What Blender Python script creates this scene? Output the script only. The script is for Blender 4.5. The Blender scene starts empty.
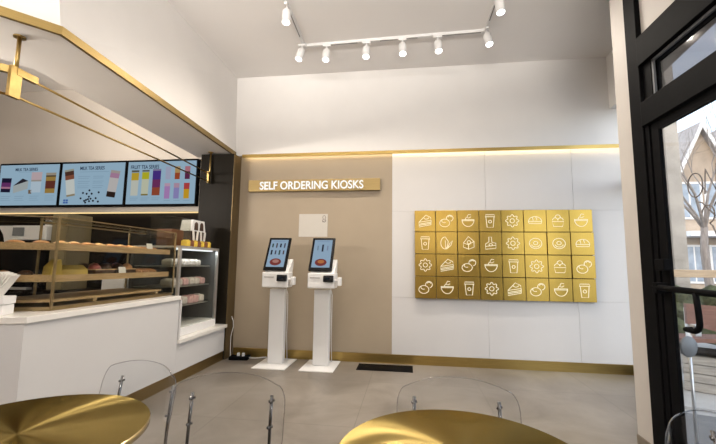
import bpy, bmesh, math, random
from mathutils import Vector, Matrix
random.seed(7)
S = bpy.context.scene
COL = S.collection
PI = math.pi

# ------------------------------------------------------------------ materials
def mat(name, color, rough=0.5, metal=0.0, emit=None, estr=1.0, noise=None, bump=0.0, aniso=0.0, stretch=(1, 1, 1), spec=0.5, coat=0.0, rvar=0.0):
    m = bpy.data.materials.new(name)
    m.use_nodes = True
    nt = m.node_tree
    b = nt.nodes['Principled BSDF']
    b.inputs['Base Color'].default_value = (*color, 1)
    b.inputs['Roughness'].default_value = rough
    b.inputs['Metallic'].default_value = metal
    b.inputs['Specular IOR Level'].default_value = spec
    b.inputs['Coat Weight'].default_value = coat
    if emit:
        b.inputs['Emission Color'].default_value = (*emit, 1)
        b.inputs['Emission Strength'].default_value = estr
    if noise or bump or rvar:
        tc = nt.nodes.new('ShaderNodeTexCoord')
        mp = nt.nodes.new('ShaderNodeMapping')
        mp.inputs['Scale'].default_value = stretch
        nt.links.new(tc.outputs['Object'], mp.inputs['Vector'])
        nz = nt.nodes.new('ShaderNodeTexNoise')
        sc, amt = noise if noise else (20, 0.0)
        nz.inputs['Scale'].default_value = sc
        nz.inputs['Detail'].default_value = 6
        nt.links.new(mp.outputs['Vector'], nz.inputs['Vector'])
        if amt:
            rp = nt.nodes.new('ShaderNodeValToRGB')
            rp.color_ramp.elements[0].position = 0.3
            rp.color_ramp.elements[1].position = 0.7
            rp.color_ramp.elements[0].color = (*[max(0, c * (1 - amt)) for c in color], 1)
            rp.color_ramp.elements[1].color = (*[min(1, c * (1 + amt)) for c in color], 1)
            nt.links.new(nz.outputs['Fac'], rp.inputs['Fac'])
            nt.links.new(rp.outputs['Color'], b.inputs['Base Color'])
        if rvar:
            mr = nt.nodes.new('ShaderNodeMapRange')
            mr.inputs['To Min'].default_value = rough - rvar
            mr.inputs['To Max'].default_value = rough + rvar
            nt.links.new(nz.outputs['Fac'], mr.inputs['Value'])
            nt.links.new(mr.outputs['Result'], b.inputs['Roughness'])
        if bump:
            bp = nt.nodes.new('ShaderNodeBump')
            bp.inputs['Strength'].default_value = bump
            bp.inputs['Distance'].default_value = 0.01
            nt.links.new(nz.outputs['Fac'], bp.inputs['Height'])
            nt.links.new(bp.outputs['Normal'], b.inputs['Normal'])
    if aniso:
        b.inputs['Anisotropic'].default_value = aniso
        b.inputs['Anisotropic Rotation'].default_value = 0.25   # polished in circles: glints spread along the radius
        tg = nt.nodes.new('ShaderNodeTangent')
        tg.direction_type = 'RADIAL'
        tg.axis = 'Z'
        nt.links.new(tg.outputs['Tangent'], b.inputs['Tangent'])
    return m

def emis(name, color, strength=1.0):
    m = bpy.data.materials.new(name)
    m.use_nodes = True
    nt = m.node_tree
    nt.nodes.clear()
    e = nt.nodes.new('ShaderNodeEmission')
    e.inputs['Color'].default_value = (*color, 1)
    e.inputs['Strength'].default_value = strength
    o = nt.nodes.new('ShaderNodeOutputMaterial')
    nt.links.new(e.outputs[0], o.inputs[0])
    return m

def glassy(name, tint=(0.97, 0.98, 0.98), ior=1.3, rough=0.02, extra=0.0, gloss=(1, 1, 1)):
    m = bpy.data.materials.new(name)
    m.use_nodes = True
    nt = m.node_tree
    nt.nodes.clear()
    tr = nt.nodes.new('ShaderNodeBsdfTransparent')
    tr.inputs['Color'].default_value = (*tint, 1)
    gl = nt.nodes.new('ShaderNodeBsdfGlossy')
    gl.inputs['Roughness'].default_value = rough
    gl.inputs['Color'].default_value = (*gloss, 1)
    # thin sheet: Schlick reflectance from the facing angle, the same from both sides
    lw = nt.nodes.new('ShaderNodeLayerWeight')
    lw.inputs['Blend'].default_value = 0.5
    pw_ = nt.nodes.new('ShaderNodeMath')
    pw_.operation = 'POWER'
    pw_.inputs[1].default_value = 5.0
    nt.links.new(lw.outputs['Facing'], pw_.inputs[0])
    f0 = ((ior - 1) / (ior + 1)) ** 2
    ad = nt.nodes.new('ShaderNodeMath')
    ad.operation = 'MULTIPLY_ADD'
    ad.use_clamp = True
    ad.inputs[1].default_value = 0.75
    ad.inputs[2].default_value = f0 + extra
    nt.links.new(pw_.outputs[0], ad.inputs[0])
    mx = nt.nodes.new('ShaderNodeMixShader')
    nt.links.new(ad.outputs[0], mx.inputs[0])
    nt.links.new(tr.outputs[0], mx.inputs[1])
    nt.links.new(gl.outputs[0], mx.inputs[2])
    o = nt.nodes.new('ShaderNodeOutputMaterial')
    nt.links.new(mx.outputs[0], o.inputs[0])
    return m

M = {}
M['wall'] = mat('white_paint', (0.86, 0.835, 0.805), 0.6, noise=(3, 0.015))
M['ceiling'] = mat('ceiling_paint', (0.90, 0.865, 0.835), 0.7, noise=(2, 0.012))
M['alcove'] = mat('alcove_paint', (0.62, 0.57, 0.51), 0.7, noise=(3, 0.02))
M['beige'] = mat('beige_panel', (0.37, 0.30, 0.215), 0.5, noise=(4, 0.02))
M['panel'] = mat('white_wall_panel', (0.675, 0.655, 0.64), 0.4, noise=(4, 0.01))
M['groove'] = mat('panel_groove', (0.48, 0.46, 0.44), 0.8, noise=(8, 0.03))
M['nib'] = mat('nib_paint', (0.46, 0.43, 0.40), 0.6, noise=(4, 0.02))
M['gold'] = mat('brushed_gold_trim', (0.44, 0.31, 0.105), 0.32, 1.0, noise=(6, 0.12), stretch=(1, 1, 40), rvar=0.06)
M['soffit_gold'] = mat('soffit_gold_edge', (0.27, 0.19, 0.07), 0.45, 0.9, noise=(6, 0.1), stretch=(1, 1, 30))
M['brass'] = mat('aged_brass', (0.50, 0.35, 0.13), 0.33, 1.0, noise=(14, 0.12))
M['bronze'] = mat('dark_bronze_cladding', (0.013, 0.0105, 0.0072), 0.4, 0.0, noise=(3, 0.12), stretch=(12, 12, 0.6), spec=0.08)
M['case_metal'] = mat('bronze_case_metal', (0.30, 0.225, 0.12), 0.33, 1.0, noise=(14, 0.1))
M['strip'] = mat('bronze_lit_tone', (0.16, 0.115, 0.055), 0.4, 0.8, noise=(5, 0.1), stretch=(12, 12, 0.6))  # lighter bronze: LED glow on the column's side put into the colour
M['plinth'] = mat('brown_gold_plinth', (0.33, 0.235, 0.10), 0.38, 1.0, noise=(5, 0.12), stretch=(1, 1, 30))
M['tile'] = mat('brushed_gold_tile', (0.50, 0.335, 0.078), 0.30, 1.0, noise=(9, 0.10), stretch=(60, 1, 1.5), rvar=0.05)
M['sign_gold'] = mat('satin_gold_board', (0.36, 0.265, 0.115), 0.5, 0.8, noise=(6, 0.08), stretch=(1, 1, 30))
M['icon'] = emis('lit_icon', (1.0, 0.90, 0.62), 1.05)
M['counter'] = mat('white_counter_panel', (0.62, 0.608, 0.602), 0.45, noise=(3, 0.012))
M['top'] = mat('pale_stone_top', (0.80, 0.77, 0.72), 0.22, noise=(12, 0.03))
def turned_metal(name, color, rough, aniso):
    m = bpy.data.materials.new(name)
    m.use_nodes = True
    nt = m.node_tree
    nt.nodes.clear()
    gl = nt.nodes.new('ShaderNodeBsdfAnisotropic')
    gl.inputs['Color'].default_value = (*color, 1)
    gl.inputs['Roughness'].default_value = rough
    gl.inputs['Anisotropy'].default_value = aniso
    gl.inputs['Rotation'].default_value = 0.25     # polished in circles: glints spread along the radius
    tg = nt.nodes.new('ShaderNodeTangent')
    tg.direction_type = 'RADIAL'
    tg.axis = 'Z'
    nt.links.new(tg.outputs['Tangent'], gl.inputs['Tangent'])
    tc = nt.nodes.new('ShaderNodeTexCoord')
    nz = nt.nodes.new('ShaderNodeTexNoise')
    nz.inputs['Scale'].default_value = 6
    nt.links.new(tc.outputs['Object'], nz.inputs['Vector'])
    hs = nt.nodes.new('ShaderNodeHueSaturation')
    hs.inputs['Color'].default_value = (*color, 1)
    mr = nt.nodes.new('ShaderNodeMapRange')
    mr.inputs['To Min'].default_value = 0.92
    mr.inputs['To Max'].default_value = 1.08
    nt.links.new(nz.outputs['Fac'], mr.inputs['Value'])
    nt.links.new(mr.outputs['Result'], hs.inputs['Value'])
    nt.links.new(hs.outputs['Color'], gl.inputs['Color'])
    o = nt.nodes.new('ShaderNodeOutputMaterial')
    nt.links.new(gl.outputs[0], o.inputs[0])
    return m
M['table'] = turned_metal('circular_brushed_gold', (0.255, 0.19, 0.068), 0.27, 0.75)
M['table_edge'] = mat('table_edge_gold', (0.62, 0.50, 0.28), 0.2, 1.0, noise=(6, 0.05))
M['black'] = mat('black_powder_coat', (0.004, 0.004, 0.0045), 0.6, noise=(20, 0.1), spec=0.03)
M['black_gloss'] = mat('black_gloss', (0.006, 0.006, 0.007), 0.25, noise=(20, 0.1), spec=0.15)
M['white'] = mat('white_plastic', (0.82, 0.81, 0.80), 0.35, noise=(10, 0.01))
M['white_metal'] = mat('white_powder_coat', (0.80, 0.79, 0.775), 0.4, noise=(10, 0.01))
M['grey_metal'] = mat('grey_metal', (0.16, 0.17, 0.18), 0.5, 0.1, noise=(14, 0.05))
M['silver'] = mat('silver_metal', (0.66, 0.66, 0.67), 0.28, 0.8, noise=(20, 0.04))
M['chrome'] = mat('dark_chrome', (0.20, 0.20, 0.205), 0.16, 1.0, noise=(30, 0.05))
M['wood'] = mat('display_wood', (0.50, 0.33, 0.165), 0.5, noise=(5, 0.22), stretch=(14, 1.2, 14), bump=0.1)
M['dark_wood'] = mat('dark_wood', (0.006, 0.0045, 0.0035), 0.6, noise=(5, 0.25), stretch=(1, 1, 10), spec=0.05)
M['tan'] = mat('tan_laminate', (0.20, 0.16, 0.085), 0.5, noise=(5, 0.1), stretch=(8, 8, 1))
M['paper'] = mat('white_paper', (0.84, 0.81, 0.76), 0.8, noise=(20, 0.015))
M['notice_paper'] = mat('notice_paper', (0.60, 0.565, 0.51), 0.8, noise=(20, 0.015))
M['ink'] = mat('grey_ink', (0.16, 0.14, 0.13), 0.8, noise=(20, 0.05))
M['glass'] = glassy('case_glass', (0.88, 0.885, 0.86), 1.22)
M['window_glass'] = glassy('window_glass', (0.93, 0.945, 0.95), 1.25)
M['acrylic'] = glassy('clear_acrylic', (0.965, 0.97, 0.975), 1.18, 0.05)
M['acrylic_edge'] = glassy('acrylic_edge', (0.80, 0.80, 0.81), 1.35, 0.1, 0.03)
M['transom'] = glassy('grey_transom_glass', (0.42, 0.42, 0.43), 1.35, 0.05, 0.06)
M['led'] = emis('warm_led', (1.0, 0.80, 0.42), 3.2)
M['led_soft'] = emis('warm_led_soft', (1.0, 0.75, 0.36), 1.1)
M['back_dark'] = mat('seating_side_cladding', (0.16, 0.12, 0.085), 0.7, noise=(4, 0.1))
M['lens'] = emis('lamp_lens', (1.0, 0.97, 0.92), 6.0)
M['sign_letter'] = emis('lit_white_letters', (1.0, 0.98, 0.94), 1.1)
M['pastry'] = mat('baked_pastry', (0.42, 0.20, 0.075), 0.55, noise=(22, 0.35), bump=0.3)
M['pastry_pale'] = mat('pale_pastry', (0.60, 0.38, 0.18), 0.6, noise=(22, 0.3), bump=0.3)
M['choc'] = mat('chocolate_pastry', (0.06, 0.03, 0.018), 0.5, noise=(22, 0.3), bump=0.3)
M['red_pack'] = mat('dull_red_wrap', (0.26, 0.06, 0.05), 0.4, noise=(20, 0.3))
M['yellow_bag'] = mat('mustard_paper', (0.44, 0.31, 0.06), 0.55, noise=(9, 0.12), bump=0.2)
M['pink_pack'] = mat('pink_wrap', (0.80, 0.50, 0.50), 0.4, noise=(25, 0.25))
M['white_pack'] = mat('white_wrap', (0.84, 0.76, 0.71), 0.4, noise=(25, 0.15))
M['orange'] = mat('orange_card', (0.20, 0.075, 0.03), 0.5, noise=(20, 0.1))
M['yellow'] = mat('yellow_card', (0.72, 0.50, 0.06), 0.5, noise=(20, 0.15))
M['fridge_dark'] = mat('fridge_interior', (0.10, 0.105, 0.11), 0.4, noise=(8, 0.1))
M['brown_base'] = mat('grey_brown_skirting', (0.16, 0.135, 0.105), 0.5, noise=(8, 0.08))
# outside
M['pavement'] = mat('concrete_pavement', (0.42, 0.41, 0.40), 0.85, noise=(3, 0.12))
M['grey_soffit'] = mat('grey_soffit', (0.22, 0.22, 0.22), 0.8, noise=(3, 0.05))
M['asphalt'] = mat('asphalt', (0.16, 0.165, 0.175), 0.9, noise=(8, 0.15))
M['stone'] = mat('pale_stone', (0.36, 0.325, 0.285), 0.85, noise=(2.5, 0.22), bump=0.3)
M['house_tan'] = mat('tan_render', (0.40, 0.32, 0.25), 0.85, noise=(2, 0.15))
M['house_white'] = mat('white_weatherboard', (0.78, 0.76, 0.75), 0.8, noise=(1.5, 0.05), stretch=(0.3, 0.3, 14))
M['roof'] = mat('grey_roof_shingle', (0.34, 0.31, 0.30), 0.9, noise=(10, 0.2))
M['pane_blue'] = mat('house_window', (0.30, 0.35, 0.42), 0.12, noise=(4, 0.2))
M['bark'] = mat('grey_bark', (0.27, 0.235, 0.215), 0.9, noise=(8, 0.25), stretch=(4, 4, 0.8), bump=0.4)
M['hedge'] = mat('dark_hedge', (0.06, 0.068, 0.03), 0.9, noise=(14, 0.6), bump=0.9)
M['grey_wood'] = mat('weathered_wood', (0.40, 0.37, 0.335), 0.85, noise=(4, 0.2), stretch=(1, 1, 12), bump=0.1)
M['red_wood'] = mat('red_brown_wood', (0.19, 0.088, 0.063), 0.6, noise=(4, 0.2), stretch=(1, 1, 10))
M['pale_wood'] = mat('pale_timber', (0.46, 0.34, 0.22), 0.6, noise=(4, 0.15), stretch=(1, 1, 10))

# floor: large concrete-look porcelain tiles with thin joints
def floor_material():
    m = bpy.data.materials.new('concrete_floor_tile')
    m.use_nodes = True
    nt = m.node_tree
    b = nt.nodes['Principled BSDF']
    tc = nt.nodes.new('ShaderNodeTexCoord')
    n1 = nt.nodes.new('ShaderNodeTexNoise')
    n1.inputs['Scale'].default_value = 1.6
    n1.inputs['Detail'].default_value = 8
    n1.inputs['Roughness'].default_value = 0.62
    n1.inputs['Distortion'].default_value = 0.6
    nt.links.new(tc.outputs['Object'], n1.inputs['Vector'])
    rp = nt.nodes.new('ShaderNodeValToRGB')
    rp.color_ramp.elements[0].position = 0.32
    rp.color_ramp.elements[1].position = 0.70
    rp.color_ramp.elements[0].color = (0.140, 0.120, 0.099, 1)
    rp.color_ramp.elements[1].color = (0.255, 0.226, 0.194, 1)
    nt.links.new(n1.outputs['Fac'], rp.inputs['Fac'])
    br = nt.nodes.new('ShaderNodeTexBrick')
    br.offset = 0.0
    br.inputs['Color1'].default_value = (1, 1, 1, 1)
    br.inputs['Color2'].default_value = (0.94, 0.94, 0.94, 1)
    br.inputs['Mortar'].default_value = (0.70, 0.70, 0.70, 1)
    br.inputs['Scale'].default_value = 1.0
    br.inputs['Mortar Size'].default_value = 0.004
    br.inputs['Brick Width'].default_value = 1.2
    br.inputs['Row Height'].default_value = 1.2
    mp = nt.nodes.new('ShaderNodeMapping')
    mp.inputs['Location'].default_value = (0.45, 0.42, 0)
    nt.links.new(tc.outputs['Object'], mp.inputs['Vector'])
    nt.links.new(mp.outputs['Vector'], br.inputs['Vector'])
    mx = nt.nodes.new('ShaderNodeMix')
    mx.data_type = 'RGBA'
    mx.blend_type = 'MULTIPLY'
    mx.inputs[0].default_value = 1.0
    nt.links.new(rp.outputs['Color'], mx.inputs[6])
    nt.links.new(br.outputs['Color'], mx.inputs[7])
    nt.links.new(mx.outputs[2], b.inputs['Base Color'])
    mr = nt.nodes.new('ShaderNodeMapRange')
    mr.inputs['To Min'].default_value = 0.30
    mr.inputs['To Max'].default_value = 0.46
    nt.links.new(n1.outputs['Fac'], mr.inputs['Value'])
    nt.links.new(mr.outputs['Result'], b.inputs['Roughness'])
    return m
M['floor'] = floor_material()

# ------------------------------------------------------------------ mesh helpers
class MB:
    def __init__(self):
        self.b = bmesh.new()
    def box(self, c, s, rot=None, bev=0.0, seg=2):
        g = bmesh.ops.create_cube(self.b, size=1.0)
        vs = g['verts']
        mt = Matrix.Translation(Vector(c)) @ (rot.to_4x4() if rot else Matrix.Identity(4)) @ Matrix.Diagonal((*s, 1))
        bmesh.ops.transform(self.b, matrix=mt, verts=vs)
        if bev:
            es = list({e for v in vs for e in v.link_edges})
            bmesh.ops.bevel(self.b, geom=es, offset=bev, segments=seg, affect='EDGES', profile=0.5)
        return self
    def bb(self, x0, x1, y0, y1, z0, z1, bev=0.0):
        return self.box(((x0 + x1) / 2, (y0 + y1) / 2, (z0 + z1) / 2), (abs(x1 - x0), abs(y1 - y0), abs(z1 - z0)), None, bev)
    def tube(self, pts, r, n=8, caps=True, closed=False):
        pts = [Vector(p) for p in pts]
        rs = r if isinstance(r, (list, tuple)) else [r] * len(pts)
        rings = []
        N = len(pts)
        up = None
        for i, p in enumerate(pts):
            if closed:
                t = pts[(i + 1) % N] - pts[i - 1]
            else:
                t = pts[min(i + 1, N - 1)] - pts[max(i - 1, 0)]
            if t.length < 1e-9:
                t = Vector((0, 0, 1))
            t.normalize()
            if up is None:
                a = Vector((0, 0, 1)) if abs(t.z) < 0.9 else Vector((1, 0, 0))
                up = (a - t * a.dot(t)).normalized()
            else:
                q = up - t * up.dot(t)
                up = q.normalized() if q.length > 1e-6 else t.orthogonal().normalized()
            sd = t.cross(up)
            rings.append([self.b.verts.new(p + (up * math.cos(2 * PI * k / n + PI / n) + sd * math.sin(2 * PI * k / n + PI / n)) * rs[i]) for k in range(n)])
        rng = range(N if closed else N - 1)
        for i in rng:
            a, c = rings[i], rings[(i + 1) % N]
            for k in range(n):
                self.b.faces.new((a[k], a[(k + 1) % n], c[(k + 1) % n], c[k]))
        if caps and not closed:
            self.b.faces.new(rings[0][::-1])
            self.b.faces.new(rings[-1])
        return self
    def prism(self, poly, z0, z1, bev=0.0):
        lo = [self.b.verts.new((x, y, z0)) for x, y in poly]
        hi = [self.b.verts.new((x, y, z1)) for x, y in poly]
        n = len(poly)
        fs = [self.b.faces.new(lo[::-1]), self.b.faces.new(hi)]
        for i in range(n):
            fs.append(self.b.faces.new((lo[i], lo[(i + 1) % n], hi[(i + 1) % n], hi[i])))
        if bev:
            es = list({e for f in fs for e in f.edges})
            bmesh.ops.bevel(self.b, geom=es, offset=bev, segments=2, affect='EDGES', profile=0.5)
        return self
    def prism_y(self, poly, y0, y1):
        """polygon in x,z extruded along y"""
        a = [self.b.verts.new((x, y0, z)) for x, z in poly]
        c = [self.b.verts.new((x, y1, z)) for x, z in poly]
        n = len(poly)
        self.b.faces.new(a)
        self.b.faces.new(c[::-1])
        for i in range(n):
            self.b.faces.new((a[i], c[i], c[(i + 1) % n], a[(i + 1) % n]))
        return self
    def prism_x(self, poly, x0, x1):
        a = [self.b.verts.new((x0, y, z)) for y, z in poly]
        c = [self.b.verts.new((x1, y, z)) for y, z in poly]
        n = len(poly)
        self.b.faces.new(a)
        self.b.faces.new(c[::-1])
        for i in range(n):
            self.b.faces.new((a[i], c[i], c[(i + 1) % n], a[(i + 1) % n]))
        return self
    def lathe(self, prof, c=(0, 0, 0), n=32, mt=None):
        rings = []
        made = []
        for r, z in prof:
            ring = []
            for k in range(n):
                a = 2 * PI * k / n
                v = self.b.verts.new((r * math.cos(a), r * math.sin(a), z))
                ring.append(v)
                made.append(v)
            rings.append(ring)
        for i in range(len(rings) - 1):
            a, d = rings[i], rings[i + 1]
            for k in range(n):
                self.b.faces.new((a[k], a[(k + 1) % n], d[(k + 1) % n], d[k]))
        self.b.faces.new(rings[0][::-1])
        self.b.faces.new(rings[-1])
        T = Matrix.Translation(Vector(c)) @ (mt.to_4x4() if mt else Matrix.Identity(4))
        bmesh.ops.transform(self.b, matrix=T, verts=made)
        return self
    def blob(self, c, s, rot=None, sub=2, jit=0.0):
        g = bmesh.ops.create_icosphere(self.b, subdivisions=sub, radius=1.0)
        for v in g['verts']:
            if jit:
                v.co *= 1 + random.uniform(-jit, jit)
        mt = Matrix.Translation(Vector(c)) @ (rot.to_4x4() if rot else Matrix.Identity(4)) @ Matrix.Diagonal((*s, 1))
        bmesh.ops.transform(self.b, matrix=mt, verts=g['verts'])
        return self
    def quad(self, a, b, c, d):
        self.b.faces.new([self.b.verts.new(p) for p in (a, b, c, d)])
        return self
    def obj(self, name, material, parent=None, origin=None, smooth=False, label=None):
        """origin: world point the mesh is stored relative to (its parent's location)"""
        me = bpy.data.meshes.new(name)
        bmesh.ops.recalc_face_normals(self.b, faces=self.b.faces[:])
        if origin is not None:
            bmesh.ops.translate(self.b, vec=-Vector(origin), verts=self.b.verts[:])
        self.b.to_mesh(me)
        self.b.free()
        me.materials.append(M[material] if isinstance(material, str) else material)
        if smooth:
            for p in me.polygons:
                p.use_smooth = True
        o = bpy.data.objects.new(name, me)
        COL.objects.link(o)
        if parent:
            o.parent = parent
        elif origin is not None:
            o.location = origin
        if label:
            o['label'] = label
        return o

def tag(o, label, cat, group=None, kind=None):
    o['label'] = label
    o['category'] = cat
    if group:
        o['group'] = group
    if kind:
        o['kind'] = kind
    return o

def thing(name, label, cat, loc=(0, 0, 0), rz=0.0, group=None):
    o = bpy.data.objects.new(name, None)
    o.empty_display_size = 0.05
    COL.objects.link(o)
    o.location = loc
    o.rotation_euler = (0, 0, rz)
    return tag(o, label, cat, group)

def struct(o):
    o['kind'] = 'structure'
    return o

def wroot(o):
    while o.parent:
        o = o.parent
    return Vector(o.location)

def part(name, mb, material, parent, smooth=False, label=None):
    """mb built in world coordinates; parent's root is unrotated"""
    return mb.obj(name, material, parent, wroot(parent), smooth, label)

def text_mesh(name, s, material, parent, x0, x1, zc, y, height=None, bold=0.0, ext=0.003, origin=None, plane='xz', maxh=None):
    cu = bpy.data.curves.new(name, 'FONT')
    cu.body = s
    cu.size = 1.0
    cu.offset = bold
    cu.extrude = 0.0
    cu.fill_mode = 'FRONT'
    tmp = bpy.data.objects.new(name + '_tmp', cu)
    COL.objects.link(tmp)
    bpy.context.view_layer.update()
    dg = bpy.context.evaluated_depsgraph_get()
    me = bpy.data.meshes.new_from_object(tmp.evaluated_get(dg))
    bpy.data.objects.remove(tmp)
    xs = [v.co.x for v in me.vertices]
    ys = [v.co.y for v in me.vertices]
    sx = (x1 - x0) / (max(xs) - min(xs))
    h = height if height else sx * (max(ys) - min(ys))
    sy = h / (max(ys) - min(ys))
    mx, my = min(xs), (max(ys) + min(ys)) / 2
    for v in me.vertices:
        v.co = Vector((x0 + (v.co.x - mx) * sx, y, zc + (v.co.y - my) * sy))
    b = bmesh.new()
    b.from_mesh(me)
    r = bmesh.ops.extrude_face_region(b, geom=b.faces[:])
    bmesh.ops.translate(b, vec=(0, ext, 0), verts=[v for v in r['geom'] if isinstance(v, bmesh.types.BMVert)])
    mb = MB()
    mb.b.free()
    mb.b = b
    me2 = mb.obj(name, material, parent, origin if origin is not None else wroot(parent))
    bpy.data.meshes.remove(me)
    return me2

def Rx(a): return Matrix.Rotation(a, 3, 'X')
def Ry(a): return Matrix.Rotation(a, 3, 'Y')
def Rz(a): return Matrix.Rotation(a, 3, 'Z')

# ------------------------------------------------------------------ key dimensions
D = 5.22            # back wall
HC = 4.117          # ceiling
XL = -2.60          # fascia over the counter
HS = 2.90           # underside of the counter soffit
XN = 1.64           # door side wall

# ================================================================== SETTING
fl = MB()
fl.prism([(-7.6, -4.0), (1.70, -4.0), (1.70, 3.12), (2.98, 5.45), (-7.6, 5.45)], -0.10, 0.0)
struct(fl.obj('floor', 'floor'))
ce = MB()
ce.prism([(-7.6, -4.0), (1.80, -4.0), (1.80, 3.12), (3.05, 5.45), (-7.6, 5.45)], HC, HC + 0.15)
struct(ce.obj('ceiling', 'ceiling'))

# back wall: backing, beige panel, white panels with fine grooves
wb = MB()
wb.bb(-2.60, 2.98, D + 0.012, D + 0.2, 0, 2.93)
wall_back = struct(wb.obj('wall_back', 'groove'))
bp_ = MB().bb(-2.60, -0.238, D, D + 0.012, 0.0, 2.93)
bp_.obj('beige_panel', 'beige', wall_back)
g = 0.003
xs = [-0.238, 1.026, 2.140, 2.97]
zs = [0.0, 0.875, 2.052, 2.93]
for i in range(3):
    for j in range(3):
        MB().bb(xs[i] + g * 0.5, xs[i + 1] - g * 0.5, D, D + 0.012, zs[j] + g * 0.5, zs[j + 1] - g * 0.5).obj('white_panel', 'panel', wall_back)
# upper bulkhead on the back wall
struct(MB().bb(-2.60, 2.98, D - 0.055, D + 0.2, 2.895, HC).obj('wall_back_upper', 'wall'))
struct(MB().bb(-2.46, 2.98, D - 0.062, D - 0.048, 2.868, 2.912).obj('trim_1', 'gold'))
led = MB().bb(-2.46, 2.96, D - 0.040, D - 0.012, 2.884, 2.894)
struct(led.obj('trim_2', 'led'))
struct(MB().bb(-2.48, 2.95, D - 0.014, D, 0, 0.12).obj('baseboard_back', 'gold'))
# corner bulkhead near the window bay
struct(MB().prism([(2.62, 4.72), (2.9, 5.0), (3.0, 5.3), (2.62, 5.3)], 3.39, HC).obj('wall_bulkhead', 'wall'))

# left: fascia and soffit over the counter (leans out very slightly at the foot)
top_pts = [(-2.60, D), (-2.56, 2.10), (-2.56 - 0.90, 2.10 - 1.03)]
bot_pts = [(-2.57, D), (-2.42, 2.17), (-2.42 - 0.90, 2.17 - 1.03)]
in_pts = [(-3.19, D), (-3.095, 2.60), (-3.095 - 0.66, 2.60 - 1.19)]
f = MB()
vt = [f.b.verts.new((x, y, HC)) for x, y in top_pts]
vb = [f.b.verts.new((x, y, HS)) for x, y in bot_pts]
vi = [f.b.verts.new((x, y, HS)) for x, y in in_pts]
vu = [f.b.verts.new((x, y, HC)) for x, y in in_pts]
for i in range(2):
    f.b.faces.new((vt[i], vt[i + 1], vb[i + 1], vb[i]))
    f.b.faces.new((vb[i], vb[i + 1], vi[i + 1], vi[i]))
    f.b.faces.new((vi[i], vi[i + 1], vu[i + 1], vu[i]))
    f.b.faces.new((vu[i], vu[i + 1], vt[i + 1], vt[i]))
f.b.faces.new((vt[0], vb[0], vi[0], vu[0]))
f.b.faces.new((vt[2], vu[2], vi[2], vb[2]))
struct(f.obj('wall_soffit', 'wall'))
# gold edging along the soffit
e = MB()
ep = [Vector((x, y, 0)) for x, y in bot_pts]
ep[0].y = D - 0.06
out = [Vector((0.999, 0.05, 0)), None, Vector((0.753, -0.658, 0))]
out[1] = (out[0] + out[2]).normalized() / math.cos(0.36)
def ring(o0, z0, z1, th):
    a = []
    for p, q in zip(ep, out):
        a.append([p + q * th + Vector((0, 0, z0)), p + q * th + Vector((0, 0, z1)), p - q * 0.012 + Vector((0, 0, z1)), p - q * 0.012 + Vector((0, 0, z0))])
    return a
rr = ring(0, HS - 0.012, HS + 0.050, 0.014)
vr = [[e.b.verts.new(p) for p in r] for r in rr]
for i in range(2):
    for k in range(4):
        e.b.faces.new((vr[i][k], vr[i][(k + 1) % 4], vr[i + 1][(k + 1) % 4], vr[i + 1][k]))
e.b.faces.new(vr[0])
e.b.faces.new(vr[2][::-1])
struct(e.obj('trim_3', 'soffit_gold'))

# alcove behind the counter
struct(MB().bb(-7.6, -2.95, D, D + 0.2, 2.075, HC).obj('wall_alcove', 'alcove'))
struct(MB().bb(-7.6, -2.95, D + 0.06, D + 0.2, 0.0, 2.075).obj('wall_alcove_lower', 'dark_wood'))
struct(MB().bb(-7.6, -3.02, D + 0.035, D + 0.055, 2.055, 2.072).obj('trim_4', 'led_soft'))
struct(MB().bb(-7.75, -7.6, -4.0, 5.45, 0, HC).obj('wall_left', 'alcove'))
# bronze clad column between counter and kiosk wall
colm = MB().bb(-3.01, -2.505, 5.0, D + 0.02, 0.0, HS - 0.02)
colo = struct(colm.obj('column', 'bronze'))
MB().bb(-2.505, -2.495, 4.998, D - 0.002, 0.0, HS - 0.03).obj('lit_side_face', 'strip', colo)  # thin skin over the side face, toned as bronze lit by the LED

# right: nib, full-height mullion, door, transom, shopfront beyond
struct(MB().bb(XN, XN + 0.09, 2.935, 3.128, 0, HC).obj('wall_nib', 'nib'))
struct(MB().bb(XN - 0.008, XN, 2.94, 3.128, 0, 0.118).obj('baseboard_right', 'brown_base'))
struct(MB().bb(XN + 0.02, XN + 0.12, -4.0, 2.79, 2.955, HC).bb(XN + 0.02, XN + 0.12, -4.0, 1.60, 0, 2.955).obj('wall_right', 'nib'))
fr = MB()
fr.bb(XN - 0.012, XN + 0.07, 2.795, 2.932, 0, HC, 0.004)          # mullion
fr.bb(XN - 0.020, XN + 0.10, 1.79, 2.795, 2.745, 2.955, 0.004)     # top bar
fr.bb(XN - 0.020, XN + 0.10, 1.79, 2.795, 2.300, 2.475, 0.004)     # header
fr.bb(XN + 0.000, XN + 0.05, 2.752, 2.795, 0, 2.31)                # jamb
fr.bb(XN + 0.01, XN + 0.09, 2.700, 2.795, 2.47, 2.75)              # transom bead
fr.bb(XN - 0.010, XN + 0.10, 1.600, 1.790, 0, 2.955)                # second jamb
frame_1 = struct(fr.obj('trim_5', 'black'))
b2 = MB()
b2.bb(XN + 0.015, XN + 0.03, 1.75, 2.70, 2.475, 2.492)
b2.bb(XN + 0.015, XN + 0.03, 2.684, 2.700, 2.475, 2.745)
b2.bb(XN + 0.015, XN + 0.03, 1.75, 2.70, 2.728, 2.745)
b2.obj('transom_bead', 'grey_metal', frame_1)
struct(MB().bb(XN + 0.04, XN + 0.05, 1.80, 2.70, 2.475, 2.745).obj('window_1', 'transom'))

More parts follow.
